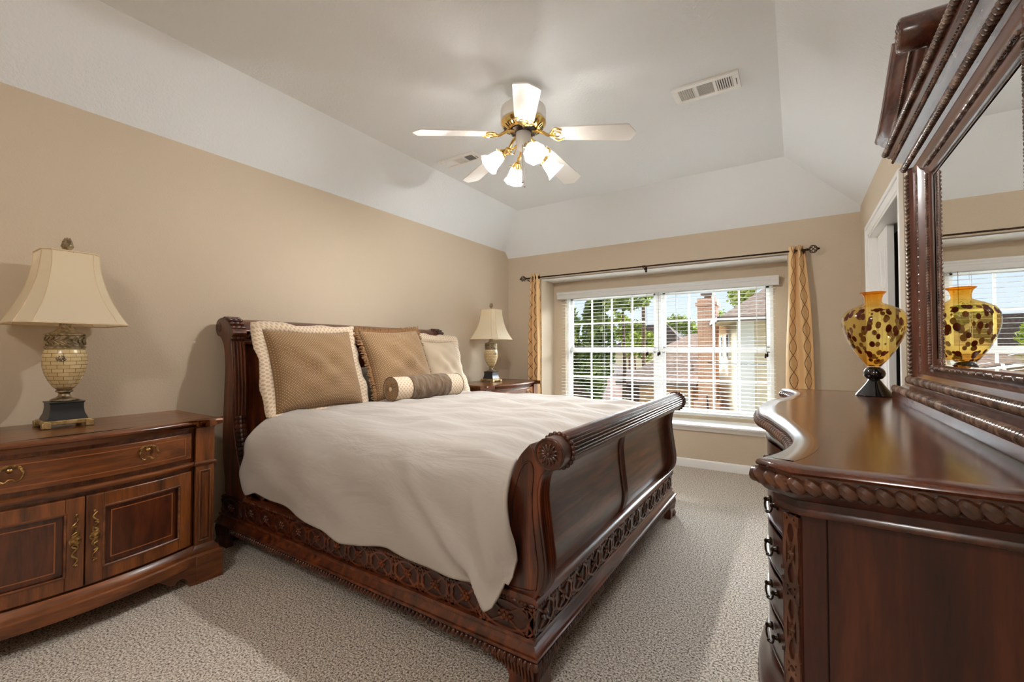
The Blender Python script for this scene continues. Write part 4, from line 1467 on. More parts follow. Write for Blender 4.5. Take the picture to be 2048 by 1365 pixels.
for s_ in (-1, 1):
    mb = MB(); n = 72; rings = []
    for q in range(9):
        t = q / 8
        rings.append([BC + bd_ * (s_ * (BL / 2 + .012 * math.sin(PI * t) - .002 - .008 * (t > .9))) + (bd_.orthogonal().normalized() * math.cos(2 * PI * j / n) + bd_.cross(bd_.orthogonal().normalized()) * math.sin(2 * PI * j / n)) * (BR * .985 * (1 - t) + .006 * t) + bd_ * (s_ * .004 * math.cos(18 * 2 * PI * j / n) * math.sin(PI * t)) for j in range(n)])
    mb.skin(rings, uvs=lambda i, j: (j * .0075, i * .01))
    ec = build('end_cap', mb, M['sham_brown'], bo, angle=60)
    build('button', MB().lathe([(.017, 0), (.016, .006), (.010, .010), (.001, .011)], BC + bd_ * (s_ * (BL / 2 - .002)), 18, bd_ * s_), M['button'], ec)
    mb = MB(); mb.tube([BC + bd_ * (s_ * BL / 2) + (bd_.orthogonal().normalized() * math.cos(2 * PI * j / 40) + bd_.cross(bd_.orthogonal().normalized()) * math.sin(2 * PI * j / 40)) * (BR * .985) for j in range(40)], .0035, 5, True)
    build('piping', mb, M['wrap'], bo)

# ================================================================== NIGHTSTANDS
NT = .826                                   # top height
def make_nightstand(cy_, label):
    r_ = root('nightstand', label, 'nightstand', (.28, cy_, 0), 'matching bow-front nightstands')
    XF = .535                              # pilaster face
    HW = .515                              # half width of the carcass
    PW = .085                              # pilaster width
    def bow(y, d=0.0):
        t = abs(y - cy_) / (HW - PW)
        return XF - .012 + .075 * max(0, 1 - t * t) ** 1.0 + d
    ys = [cy_ - (HW - PW) + 2 * (HW - PW) * i / 28 for i in range(29)]
    bowp = [(bow(y), y) for y in ys]
    front = [(XF, cy_ - HW), (XF, cy_ - HW + PW)] + bowp + [(XF, cy_ + HW - PW), (XF, cy_ + HW)]
    full = [(.02, cy_ - HW)] + front + [(.02, cy_ + HW)]
    # carcass
    build('carcass', MB().prism([(x - .018 if x > .1 else x, y) for x, y in full], 'z', .10, .785), M['ns_z'], r_, angle=30)
    # top with moulded edge
    tp = off(full, .026, -1); tp[0] = (.012, tp[0][1]); tp[-1] = (.012, tp[-1][1])
    prof = [(-.06, NT - .035), (-.020, NT - .035), (-.016, NT - .028), (-.012, NT - .022), (0, NT - .018), (.003, NT - .010), (-.001, NT - .003), (-.006, NT), (-.06, NT)]
    mb = MB(); mb.prism(off(tp, -.02, -1), 'z', NT - .03, NT - .0004); mb.molding(tp, prof, -1)
    build('top', mb, M['ns_y'], r_, angle=40)
    mb = MB(); mb.molding(full, [(-.03, .610), (.002, .610), (.010, .603), (.010, .596), (.004, .588), (-.03, .584)], -1)
    build('waist_molding', mb, M['ns_y'], r_, angle=40)
    mb = MB(); mb.molding(full, [(-.03, NT - .034), (.006, NT - .034), (-.001, NT - .046), (-.03, NT - .05)], -1)
    build('cornice_molding', mb, M['ns_y'], r_, angle=40)
    # drawer
    def slab(ya, yb, d0, d1, z0, z1, mbx, nn=22):
        yy = [ya + (yb - ya) * i / nn for i in range(nn + 1)]
        R = [[Vector((bow(y, d0), y, z0)), Vector((bow(y, d1), y, z0)), Vector((bow(y, d1), y, z1)), Vector((bow(y, d0), y, z1))] for y in yy]
        mbx.skin(R)
    Y0, Y1 = cy_ - (HW - PW) + .018, cy_ + (HW - PW) - .018
    mb = MB(); slab(Y0, Y1, -.03, .002, .632, .762, mb)
    dr = build('drawer', mb, M['ns_y'], r_, angle=40, bevel=.003)
    mb = MB()
    for za, zb_, ya, yb in ((.738, .742, Y0 + .03, Y1 - .03), (.652, .656, Y0 + .03, Y1 - .03)):
        slab(ya, yb, 0, .0032, za, zb_, mb)
    for ya in (Y0 + .03, Y1 - .034): slab(ya, ya + .004, 0, .0032, .652, .742, mb, 1)
    build('inlay_band', mb, M['ns_inlay'], dr)
    for sy in (-1, 1):
        yc = cy_ + sy * .215; xc = bow(yc, .004); zc = .712
        mb = MB()
        for q in range(9):
            a = PI * q / 8
            mb.ball((xc + .002, yc + .028 * math.cos(a), zc + .012 + .012 * math.sin(a)), (.004, .007, .006), 6, 5)
        mb.lathe([(.010, 0), (.009, .006), (.004, .010), (.001, .012)], (xc, yc, zc + .008), 12, X)
        for s2 in (-1, 1): mb.ball((xc + .008, yc + s2 * .030, zc + .010), .006, 8, 6)
        pts = smooth_poly([(xc + .010, yc - .030, zc + .010), (xc + .016, yc - .034, zc - .006), (xc + .016, yc - .030, zc - .024), (xc + .014, yc - .016, zc - .034), (xc + .013, yc - .006, zc - .026), (xc + .013, yc, zc - .024), (xc + .013, yc + .006, zc - .026), (xc + .014, yc + .016, zc - .034), (xc + .016, yc + .030, zc - .024), (xc + .016, yc + .034, zc - .006), (xc + .010, yc + .030, zc + .010)], 3)
        mb.tube(pts, .0038, 6)
        build('pull', mb, M['brass_old'], dr)
    # doors with framed panel
    for s_ in (-1, 1):
        ya, yb = (Y0, cy_ - .002) if s_ < 0 else (cy_ + .002, Y1)
        z0, z1 = .195, .568
        mb = MB()
        fw = .058
        slab(ya, ya + fw, -.02, .004, z0, z1, mb, 6); slab(yb - fw, yb, -.02, .004, z0, z1, mb, 6)
        slab(ya + fw, yb - fw, -.02, .004, z0, z0 + fw, mb); slab(ya + fw, yb - fw, -.02, .004, z1 - fw, z1, mb)
        dd = build('door', mb, M['ns_z'], r_, angle=40, bevel=.003)
        mb = MB(); slab(ya + fw - .002, yb - fw + .002, -.02, -.008, z0 + fw - .002, z1 - fw + .002, mb)
        pn = build('panel', mb, M['ns_panel'], dd, angle=40)
        mb = MB()
        slab(ya + fw + .026, yb - fw - .026, -.01, -.0070, z0 + fw + .026, z0 + fw + .030, mb); slab(ya + fw + .026, yb - fw - .026, -.01, -.0070, z1 - fw - .030, z1 - fw - .026, mb)
        slab(ya + fw + .026, ya + fw + .030, -.01, -.0070, z0 + fw + .026, z1 - fw - .026, mb, 1); slab(yb - fw - .030, yb - fw - .026, -.01, -.0070, z0 + fw + .026, z1 - fw - .026, mb, 1)
        build('inlay_band', mb, M['ns_inlay'], dd)
        mb = MB()
        def lip(y0, y1, za, zb_): 
            mb.tube([(bow(y0 + (y1 - y0) * i / 8, .002), y0 + (y1 - y0) * i / 8, za + (zb_ - za) * i / 8) for i in range(9)], .006, 6)
        lip(ya + fw, yb - fw, z0 + fw, z0 + fw); lip(ya + fw, yb - fw, z1 - fw, z1 - fw); lip(ya + fw, ya + fw, z0 + fw, z1 - fw); lip(yb - fw, yb - fw, z0 + fw, z1 - fw)
        build('panel_molding', mb, M['ns_y'], dd)
        yc = cy_ + s_ * .032; xc = bow(yc, .005); zc = .395
        mb = MB()
        mb.lathe([(.020, 0), (.020, .004), (.014, .005), (.013, .010), (.006, .013), (.001, .014)], (xc, yc, zc), 18, X)
        for sz in (-1, 1):
            p = []
            for q in range(20):
                t = q / 19
                p.append((xc + .003, yc - s_ * .010 * math.sin(t * 3.2 * PI) * (1 - .2 * t), zc + sz * (.016 + .085 * t)))
            mb.tube(p, [.0048 - .0018 * q / 19 for q in range(20)], 6)
            p2 = [(xc + .003, yc + s_ * .008 * math.sin(t * 3.2 * PI), zc + sz * (.016 + .045 * t)) for t in [q / 12 for q in range(13)]]
            mb.tube(p2, .0034, 6)
            mb.ball((xc + .003, yc - s_ * .004, zc + sz * .104), .006, 6, 5); mb.ball((xc + .003, yc + s_ * .006, zc + sz * .062), .005, 6, 5)
        build('handle', mb, M['brass_old'], dd)
    # pilasters
    for s_ in (-1, 1):
        yo = cy_ + s_ * HW; yi = cy_ + s_ * (HW - PW)
        a, b = min(yo, yi), max(yo, yi)
        mb = MB(); mb.box(XF - .03, XF + .0, a, b, .18, .785)
        pl = build('pilaster', mb, M['ns_z'], r_, bevel=.002)
        mb = MB()
        for (p, q) in (((a + .018, .205), (a + .018, .560)), ((b - .018, .205), (b - .018, .560)), ((a + .018, .205), (b - .018, .205)), ((a + .018, .560), (b - .018, .560))):
            mb.tube([(XF + .001, p[0], p[1]), (XF + .001, q[0], q[1])], .005, 6)
        mb.box(XF, XF + .004, a + .028, b - .028, .218, .548)
        build('sunk_panel', mb, M['ns_z'], pl, bevel=.001)
    # base: stepped moulding, shaped apron and block feet
    mb = MB(); mb.molding(full, [(-.04, .185), (.0, .185), (.006, .176), (.016, .166), (.020, .156), (.020, .146), (.028, .140), (.028, .095), (-.04, .095)], -1)
    build('base_molding', mb, M['ns_y'], r_, angle=40)
    for s_ in (-1, 1):
        yo = cy_ + s_ * (HW + .034)
        mb = MB()
        mb.box(XF - .12, XF + .034, min(yo, yo - s_ * .125), max(yo, yo - s_ * .125), 0, .14)
        pr = [(yo - s_ * .12, .10), (yo - s_ * .12, 0), (yo - s_ * .150, 0), (yo - s_ * .158, .030), (yo - s_ * .172, .050), (yo - s_ * .190, .056), (yo - s_ * .205, .050), (yo - s_ * .212, .036), (yo - s_ * .235, .040), (yo - s_ * .255, .060), (yo - s_ * .285, .085), (yo - s_ * .30, .10)]
        mb.prism(pr, 'x', XF - .02, XF + .030)
        build('foot', mb, M['ns_y'], r_, bevel=.003)
        mb = MB(); mb.box(.03, .12, min(yo, yo - s_ * .10), max(yo, yo - s_ * .10), 0, .14)
        build('foot', mb, M['ns_y'], r_)
    return r_


ns1 = make_nightstand(.60, 'brown bow-front nightstand with brass handles, standing left of the bed headboard')
dup(ns1, (.28, 4.055, 0), 'brown bow-front nightstand beyond the bed in the corner by the window')

# ================================================================== TABLE LAMPS
def make_lamp(cx, cy_, label):
    z0 = NT
    r_ = root('table_lamp', label, 'table lamp', (cx, cy_, z0), 'matching urn table lamps')
    c = lambda z: (cx, cy_, z0 + z)
    h = .088
    mb = MB(); mb.box(cx - h + .008, cx + h - .008, cy_ - h + .008, cy_ + h - .008, z0 + .014, z0 + .034)
    for sx in (-1, 1):
        for sy in (-1, 1):
            mb.box(min(cx + sx * h, cx + sx * (h - .030)), max(cx + sx * h, cx + sx * (h - .030)), min(cy_ + sy * h, cy_ + sy * (h - .030)), max(cy_ + sy * h, cy_ + sy * (h - .030)), z0, z0 + .028)
    build('footed_base', mb, M['gold_leaf'], r_, bevel=.003)
    rings = []
    for w_, z in ((.070, .034), (.067, .044), (.060, .062), (.057, .085), (.057, .108), (.061, .113), (.061, .117)):
        rings.append([Vector((cx + a * w_, cy_ + b * w_, z0 + z)) for a, b in ((-1, -1), (1, -1), (1, 1), (-1, 1))])
    build('black_plinth', MB().skin(rings), M['black'], r_, angle=25, bevel=.002)
    build('stem', MB().lathe([(.001, .117), (.048, .117), (.050, .122), (.046, .128), (.030, .134), (.022, .142), (.020, .150), (.022, .156), (.031, .160), (.031, .166), (.024, .170), (.030, .174)], c(0), 30), M['silver'], r_, angle=50)
    build('urn', MB().lathe([(.028, .172), (.040, .185), (.056, .212), (.069, .245), (.077, .280), (.0785, .310), (.076, .335), (.071, .355), (.066, .366)], c(0), 44, uv=True), M['mosaic'], r_, angle=60)
    mb = MB().lathe([(.067, .364), (.072, .366), (.072, .374), (.067, .377), (.067, .424), (.072, .427), (.072, .434), (.060, .438), (.03, .442)], c(0), 44)
    bn = build('leaf_band', mb, M['silver'], r_, angle=50)
    mb = MB()
    for q in range(20):
        a = 2 * PI * q / 20
        for s_ in (-1, 1):
            rd = Vector((math.cos(a), math.sin(a), 0)); tg = Vector((-math.sin(a), math.cos(a), 0))
            d_ = (tg + Z * s_ * .75).normalized()
            mb.ball(Vector(c(.4005 + s_ * .010)) + rd * .068, (.0045, .017, .0055), 6, 6, (rd, d_, rd.cross(d_)))
    build('leaves', mb, M['silver'], bn)
    build('neck', MB().lathe([(.058, .437), (.050, .442), (.034, .452), (.024, .464), (.021, .475), (.021, .50), (.015, .504), (.008, .51), (.006, .56)], c(0), 28), M['silver'], r_, angle=50)
    d_ = Vector((.93, -.36, 0)).normalized(); rd = Vector(c(.318)) + d_ * .078
    mb = MB(); tg = Z.cross(d_)
    mb.ball(rd, (.004, .015, .012), 14, 8, (d_, tg, Z))
    for q in range(10):
        a = 2 * PI * q / 10
        mb.ball(rd + tg * (.0145 * math.cos(a)) + Z * (.0115 * math.sin(a)) + d_ * .001, (.005, .0045, .0045), 6, 5, (d_, tg, Z))
    for q in range(5):
        a = 2 * PI * q / 5
        mb.ball(rd + tg * (.006 * math.cos(a)) + Z * (.005 * math.sin(a)) + d_ * .003, (.004, .004, .004), 6, 5, (d_, tg, Z))
    build('rosette_medallion', mb, M['silver'], r_)
    # square bell shade with cut corners
    def ring_(w_, cut, z, m_=6):
        pts = []
        co = [(w_, -w_ + cut), (w_, w_ - cut), (w_ - cut, w_), (-w_ + cut, w_), (-w_, w_ - cut), (-w_, -w_ + cut), (-w_ + cut, -w_), (w_ - cut, -w_)]
        for i in range(8):
            a, b = co[i], co[(i + 1) % 8]
            for q in range(m_):
                t = q / m_
                pts.append(Vector((cx + a[0] + (b[0] - a[0]) * t, cy_ + a[1] + (b[1] - a[1]) * t, z0 + z)))
        return pts
    ZS0, ZS1 = .478, .815
    def wd(t): return .098 + .082 * t ** 2.1 + .012 * t
    sh_r = [ring_(wd(q / 16), .028 + .020 * q / 16, ZS1 + (ZS0 - ZS1) * q / 16) for q in range(17)]
    mb = MB(); mb.skin(sh_r, caps=False)
    sh = build('lamp_shade', mb, M['shade'], r_, angle=20)
    mb = MB()
    for q in (0, 16): mb.tube(ring_(wd(q / 16) + .0005, .028 + .020 * q / 16, ZS1 + (ZS0 - ZS1) * q / 16), .0035, 6, True)
    for i in range(8):
        mb.tube([sh_r[q][i * 6] for q in range(17)], .0018, 5)
    build('piping', mb, M['button'], sh)
    mb = MB()
    for a in (0, PI / 2, PI, 3 * PI / 2):
        mb.tube([Vector(c(ZS1 - .004)), Vector(c(ZS1 - .004)) + Vector((math.cos(a), math.sin(a), 0)) * .099], .0016, 5)
    mb.tube([c(.55), c(.56), c(ZS1 + .01)], .003, 6)
    build('harp', mb, M['brass_old'], r_)
    mb = MB().lathe([(.004, ZS1), (.012, ZS1 + .004), (.013, ZS1 + .010), (.007, ZS1 + .014), (.010, ZS1 + .020), (.019, ZS1 + .032), (.020, ZS1 + .044), (.014, ZS1 + .054), (.016, ZS1 + .060), (.012, ZS1 + .070), (.001, ZS1 + .076)], c(0), 16)
    for q in range(6):
        a = 2 * PI * q / 6
        mb.tube([Vector(c(ZS1 + .016)) + Vector((math.cos(a), math.sin(a), 0)) * .008, Vector(c(ZS1 + .036)) + Vector((math.cos(a), math.sin(a), 0)) * .019, Vector(c(ZS1 + .058)) + Vector((math.cos(a + .5), math.sin(a + .5), 0)) * .014, Vector(c(ZS1 + .074 + .004 * (q % 2))) + Vector((math.cos(a + .8), math.sin(a + .8), 0)) * .009], [.004, .0052, .004, .002], 6)
    build('finial', mb, M['silver'], r_)
    return r_


lp = make_lamp(.203, .612, 'ivory mosaic urn lamp with cream bell shade, left of the bed headboard')
dup(lp, (.215, 4.075, NT), 'ivory mosaic urn lamp with cream bell shade, in the corner near the window')

# ================================================================== DRESSER
DC, DT = 1.86, .975
ftab = [(0, 3.003), (.075, 3.006), (.2, 3.020), (.305, 3.052), (.47, 3.089), (.57, 3.107), (.65, 3.112), (.74, 3.104), (.83, 3.082), (.898, 3.054)]
def dfx(y):
    t = abs(y - DC)
    pts = ftab
    if t >= .898: return 3.054
    for i in range(len(pts) - 1):
        if t <= pts[i + 1][0]:
            a, b = pts[i], pts[i + 1]
            p = pts[i - 1] if i else (-pts[1][0], pts[1][1]); q = pts[min(i + 2, len(pts) - 1)]
            h_ = b[0] - a[0]; k = (t - a[0]) / h_
            m1 = (b[1] - p[1]) / (b[0] - p[0]); m2 = (q[1] - a[1]) / max(1e-6, q[0] - a[0])
            return (2 * k ** 3 - 3 * k ** 2 + 1) * a[1] + (k ** 3 - 2 * k ** 2 + k) * h_ * m1 + (-2 * k ** 3 + 3 * k ** 2) * b[1] + (k ** 3 - k ** 2) * h_ * m2
DY0, DY1 = .962, 2.758
fy_ = [DY0 + (DY1 - DY0) * i / 72 for i in range(73)]
dtop = [(3.578, .918), (3.109, .914)] + [(dfx(y), y) for y in fy_] + [(3.109, 2.806), (3.578, 2.802)]
dresser = root('dresser', 'long dark cherry dresser with serpentine front and rope-carved top edge', 'dresser', (3.32, DC, 0))
mb = MB()
mb.prism(off(dtop, -.02, 1), 'z', DT - .03, DT - .0003)
mb.molding(dtop, [(-.05, DT - .011), (.001, DT - .011), (.003, DT - .007), (.001, DT - .002), (-.002, DT), (-.05, DT)], 1)
build('top', mb, M['dr_top'], dresser, angle=40)
body = off(dtop, -.034, 1); body[0] = (3.578, body[0][1]); body[-1] = (3.578, body[-1][1])
mb = MB(); mb.molding(dtop, [(-.06, DT - .010), (-.003, DT - .010), (-.001, DT - .014), (-.002, DT - .044), (-.010, DT - .054), (-.020, DT - .060), (-.026, DT - .074), (-.022, DT - .080), (-.022, DT - .086), (-.032, DT - .090), (-.06, DT - .09)], 1)
em = build('edge_molding', mb, M['dr_y'], dresser, angle=35)
mb = MB()
rope(mb, [(x, y, DT - .029) for x, y in off(dtop, .004, 1)], .0140, .0235, .56, 1.15, 8)
build('rope_carving', mb, M['dr_carve'], em)
build('carcass', MB().prism(off(body, -.012, 1), 'z', .10, DT - .06), M['dr_z'], dresser, angle=30)
# end panels with flat stile
for s_ in (-1, 1):
    ye = body[0][1] if s_ < 0 else body[-1][1]
    cxe = body[1][0]
    mb = MB(); mb.box(cxe + .040, 3.575, min(ye, ye - s_ * .02), max(ye, ye - s_ * .02), .16, DT - .088)
    build('end_panel', mb, M['dr_z'], dresser, smooth=False)
    mb = MB(); mb.box(cxe, cxe + .038, min(ye - s_ * -.001, ye - s_ * .02), max(ye + s_ * .001, ye - s_ * .02), .16, DT - .088)
    build('end_stile', mb, M['dr_z'], dresser, bevel=.0015)
# canted corners with fretwork
for s_ in (-1, 1):
    p0 = body[1] if s_ < 0 else body[-2]
    p1 = body[2] if s_ < 0 else body[-3]
    a, b = Vector((p0[0], p0[1], 0)), Vector((p1[0], p1[1], 0))
    ud = (b - a).normalized(); nd = Vector((-abs(ud.y), s_ * abs(ud.x), 0)).normalized()
    mb = MB(); mb.obox((a + b) / 2 - nd * .010 + Z * .53, ud, nd, Z, (b - a).length / 2, .010, .35)
    cb = build('canted_corner', mb, M['dr_z'], dresser, smooth=False)
    mb = MB(); fret(mb, a + ud * ((b - a).length / 2) + Z * .19, Z, ud, nd, .69, (b - a).length * .86, 5, .0042)
    build('fretwork', mb, M['dr_carve'], cb)
# drawers: three banks of five
def dslab(ya, yb, d0, d1, z0, z1, mbx, nn=14):
    R = []
    for i in range(nn + 1):
        y = ya + (yb - ya) * i / nn
        h_ = .002; tx, ty = dfx(y + h_) - dfx(y - h_), 2 * h_
        l_ = math.hypot(tx, ty); nx, ny = -ty / l_, tx / l_
        x = dfx(y) + .034
        R.append([Vector((x + nx * d0, y + ny * d0, z0)), Vector((x + nx * d1, y + ny * d1, z0)), Vector((x + nx * d1, y + ny * d1, z1)), Vector((x + nx * d0, y + ny * d0, z1))])
    mbx.skin(R)
def dpoint(y, d, z):
    h_ = .002; tx, ty = dfx(y + h_) - dfx(y - h_), 2 * h_
    l_ = math.hypot(tx, ty)
    return Vector((dfx(y) + .034 - ty / l_ * d, y + tx / l_ * d, z))
for ya, yb, hs in ((DY0 + .030, 1.415, (.5,)), (1.435, 2.285, (.22, .78)), (2.305, DY1 - .030, (.5,))):
    for k in range(5):
        z1 = .890 - k * .1335
        z0 = z1 - .1335
        mb = MB(); dslab(ya, yb, -.012, .010, z0 + .007, z1 - .007, mb)
        dslab(ya, yb, -.012, .013, z0 + .007, z0 + .014, mb); dslab(ya, yb, -.012, .013, z1 - .014, z1 - .007, mb)
        dw = build('drawer', mb, M['dr_y'], dresser, angle=40)
        for t in hs:
            y = ya + (yb - ya) * t; zc = (z0 + z1) / 2 + .012
            mb = MB()
            nv = (dpoint(y, .02, 0) - dpoint(y, .01, 0)).normalized(); tv = Z.cross(nv)
            P_ = lambda u, w_, z: dpoint(y, .010, zc) + tv * u + nv * w_ + Z * z
            for s_ in (-1, 1):
                mb.lathe([(.013, 0), (.013, .003), (.008, .005), (.006, .012), (.008, .016), (.004, .020), (.001, .021)], P_(s_ * .032, 0, 0), 12, nv)
            mb.tube(smooth_poly([P_(-.032, .014, 0), P_(-.034, .017, -.012), P_(-.022, .019, -.024), P_(0, .020, -.029), P_(.022, .019, -.024), P_(.034, .017, -.012), P_(.032, .014, 0)], 3), [.003] * 19, 6)
            mb.ball(P_(0, .020, -.029), .0055, 8, 6)
            build('pull', mb, M['bronze'], dw)
# base
bb = off(dtop, -.030, 1); bb[0] = (3.578, bb[0][1]); bb[-1] = (3.578, bb[-1][1])
mb = MB(); mb.molding(bb, [(-.05, .205), (.002, .205), (.008, .195), (.010, .180), (.020, .150), (.034, .125), (.040, .105), (.040, .085), (-.05, .085)], 1)
bs = build('base_molding', mb, M['dr_y'], dresser, angle=40)
mb = MB(); rope(mb, [(x, y, .075) for x, y in off(bb, .032, 1)], .012, .026, .5, .5, 7)
build('gadroon_edge', mb, M['dr_carve'], bs)
for y0, sy in ((body[1][1], 1), (body[-2][1], -1)):
    for x0, sx in ((3.09, 1), (3.57, -1)):
        mb = MB()
        pr = [(0, .09), (.16, .09), (.15, .07), (.12, .06), (.09, .045), (.075, .02), (.08, 0), (-.01, 0), (-.006, .04)]
        mb.prism([(x0 + sx * u, z) for u, z in pr], 'y', y0, y0 + sy * .04); mb.prism([(y0 + sy * u, z) for u, z in pr], 'x', x0, x0 + sx * .04)
        build('foot', mb, M['dr_z'], dresser, bevel=.003)

# ================================================================== DRESSER MIRROR
MY0, MY1 = 1.245, 2.405                     # outer stile faces
GX = 3.541                                # glass plane
GY0, GY1, GZ0, GZ1 = 1.41, 2.24, 1.125, 1.855
MC = (MY0 + MY1) / 2
mir = root('dresser_mirror', 'tall carved dark wood mirror with broken pediment standing on the dresser', 'mirror', (3.53, MC, DT))
build('backing', MB().box(GX + .004, 3.574, MY0 + .01, MY1 - .01, DT, 2.02), M['dark'], mir, smooth=False)
build('glass', MB().box(GX, GX + .003, GY0 - .02, GY1 + .02, GZ0 - .02, GZ1 + .02), M['mirror'], mir, smooth=False)
bv = MB()
def gv(y, z, x): return bv.v(x, y, z)
bw = .022
o_ = [(GY0, GZ0), (GY1, GZ0), (GY1, GZ1), (GY0, GZ1)]; i_ = [(GY0 + bw, GZ0 + bw), (GY1 - bw, GZ0 + bw), (GY1 - bw, GZ1 - bw), (GY0 + bw, GZ1 - bw)]
for k in range(4):
    a, b = o_[k], o_[(k + 1) % 4]; c_, d_ = i_[k], i_[(k + 1) % 4]
    bv.face([gv(*a, GX + .0006), gv(*b, GX + .0006), gv(*d_, GX - .0016), gv(*c_, GX - .0016)])
build('bevelled_edge', bv, M['mirror'], mir, smooth=False)
# stile profile (distance outward from the glass edge, protrusion towards the room)
WS = .165
sp_prof = [(.0, .002), (.004, .008), (.016, .012), (.030, .013), (.040, .010), (.048, .016), (.058, .030), (.064, .033), (.070, .030), (.074, .026), (.086, .026), (.130, .030), (.136, .032), (.144, .046), (.156, .046), (.165, .038), (.165, -.02), (.0, -.02)]
for s_, ge in ((1, GY1), (-1, GY0)):
    mb = MB(); mb.prism([(GX - p, ge + s_ * o * (WS / .165)) for o, p in sp_prof], 'z', 1.05, 1.93)
    st = build('stile', mb, M['mir_z'], mir, angle=30)
    mb = MB()
    rope(mb, [(GX - .046, ge + s_ * .150, 1.07), (GX - .046, ge + s_ * .150, 1.90)], .0095, .0165, .55, .8, 7)
    build('rope_edging', mb, M['mir_carve'], st); mb = MB()
    beads(mb, (GX - .013, ge + s_ * .020, GZ0), (GX - .013, ge + s_ * .020, GZ1), .0068, 70, 6)
    build('bead_edging', mb, M['mir_carve'], st); mb = MB()
    beads(mb, (GX - .032, ge + s_ * .064, 1.10), (GX - .032, ge + s_ * .064, 1.86), .0042, 110, 5, 'reel')
    build('bead_and_reel', mb, M['mir_carve'], st)
    # hanging drops on the outer side
    mb = MB()
    ys_ = ge + s_ * (WS + .012)
    mb.tube(smooth_poly([(GX - .03, ys_ - s_ * .01, 1.90), (GX - .03, ys_ + s_ * .035, 1.885), (GX - .03, ys_ + s_ * .020, 1.862), (GX - .03, ys_ - s_ * .005, 1.868)], 4), .010, 8)
    for z_, r_ in ((1.848, .017), (1.818, .014), (1.792, .012)):
        mb.ball((GX - .03, ys_, z_), (r_ * .9, r_, r_ * .8), 10, 8)
    mb.tube([(GX - .03, ys_, 1.782), (GX - .034, ys_ + s_ * .004, 1.765), (GX - .03, ys_ - s_ * .004, 1.745)], [.010, .007, .002], 8)
    build('carved_drop', mb, M['mir_carve'], mir)
# base rail
mb = MB()
br_ = [(3.574, DT), (3.446, DT), (3.444, DT + .006), (3.444, DT + .030), (3.450, DT + .034), (3.462, DT + .052), (3.478, DT + .056), (3.486, DT + .060), (3.486, DT + .070), (3.500, DT + .094), (3.504, DT + .100), (3.508, DT + .112), (3.524, DT + .124), (3.536, DT + .126), (3.528, DT + .136), (3.528, DT + .142), (3.538, DT + .150), (3.574, DT + .150)]
mb.prism(br_, 'y', MY0 - .21, MY1 + .06)
mbr = build('base_rail', mb, M['mir'], mir, angle=30)
mb = MB()
rope(mb, [(3.453, MY0 - .208, DT + .043), (3.453, MY1 + .058, DT + .043)], .0135, .0165, .46, .35, 8)
build('gadroon_molding', mb, M['mir_carve'], mbr); mb = MB()
rope(mb, [(3.490, MY0 - .01, DT + .084), (3.490, MY1 + .01, DT + .084)], .0135, .0165, .46, .35, 8)
build('gadroon_molding', mb, M['mir_carve'], mbr); mb = MB()
beads(mb, (3.529, GY0 - .03, DT + .139), (3.529, GY1 + .03, DT + .139), .0062, 70, 6, 'reel')
build('bead_and_reel', mb, M['mir_carve'], mbr)
# top rail and cornice
tprof = [(3.574, GZ1 - .004), (3.536, GZ1 - .004), (3.528, GZ1 + .010), (3.526, GZ1 + .022), (3.518, GZ1 + .030), (3.512, GZ1 + .040), (3.506, GZ1 + .060), (3.496, GZ1 + .068), (3.494, GZ1 + .094), (3.500, GZ1 + .098), (3.490, GZ1 + .112), (3.472, GZ1 + .128), (3.466, GZ1 + .132), (3.462, GZ1 + .150), (3.448, GZ1 + .156), (3.444, GZ1 + .166), (3.440, GZ1 + .186), (3.434, GZ1 + .192), (3.574, GZ1 + .192)]
mb = MB()
def tlen(x): return .015 + (3.574 - x) * .95
# returns at the ends: shrink profile towards the wall
R = []
for yy, f in ((MY0 - .115, .0), (MY0 - .10, .0), (MY1 + .10, .0), (MY1 + .115, .0)):
    R.append(yy)
A = [mb.v(x, MC - (MC - MY0) - max(0, (3.530 - x)) * .95, z) for x, z in tprof]
B = [mb.v(x, MC + (MY1 - MC) + max(0, (3.530 - x)) * .95, z) for x, z in tprof]
n = len(tprof)
for i in range(n):
    mb.face([A[i], A[(i + 1) % n], B[(i + 1) % n], B[i]])
mb.face(A); mb.face(B[::-1])
trl = build('cornice', mb, M['mir'], mir, angle=30)
mb = MB()
e1 = .95 * (3.53 - 3.494)
rope(mb, [(3.490, MY0 - e1, GZ1 + .081), (3.490, MY1 + e1, GZ1 + .081)], .0135, .019, .5, .7, 8)
build('rope_carving', mb, M['mir_carve'], trl); mb = MB()
e1 = .95 * (3.53 - 3.436)
rope(mb, [(3.438, MY0 - e1, GZ1 + .176), (3.438, MY1 + e1, GZ1 + .176)], .012, .018, .5, .7, 8)
build('rope_carving', mb, M['mir_carve'], trl); mb = MB()
beads(mb, (3.520, GY0 - .01, GZ1 + .024), (3.520, GY1 + .01, GZ1 + .024), .0055, 75, 6, 'reel')
build('bead_and_reel', mb, M['mir_carve'], trl); mb = MB()
e1 = .95 * (3.53 - 3.462)
q = MY0 - e1
while q < MY1 + e1:
    for s_ in (-1, 1):
        mb.ball((3.462, q, GZ1 + .141 + s_ * .006), (.006, .010, .0035), 6, 5, (X, (Y + Z * s_ * .9).normalized(), (Z - Y * s_ * .9).normalized()))
    q += .0155
build('leaf_carving', mb, M['mir_carve'], trl)
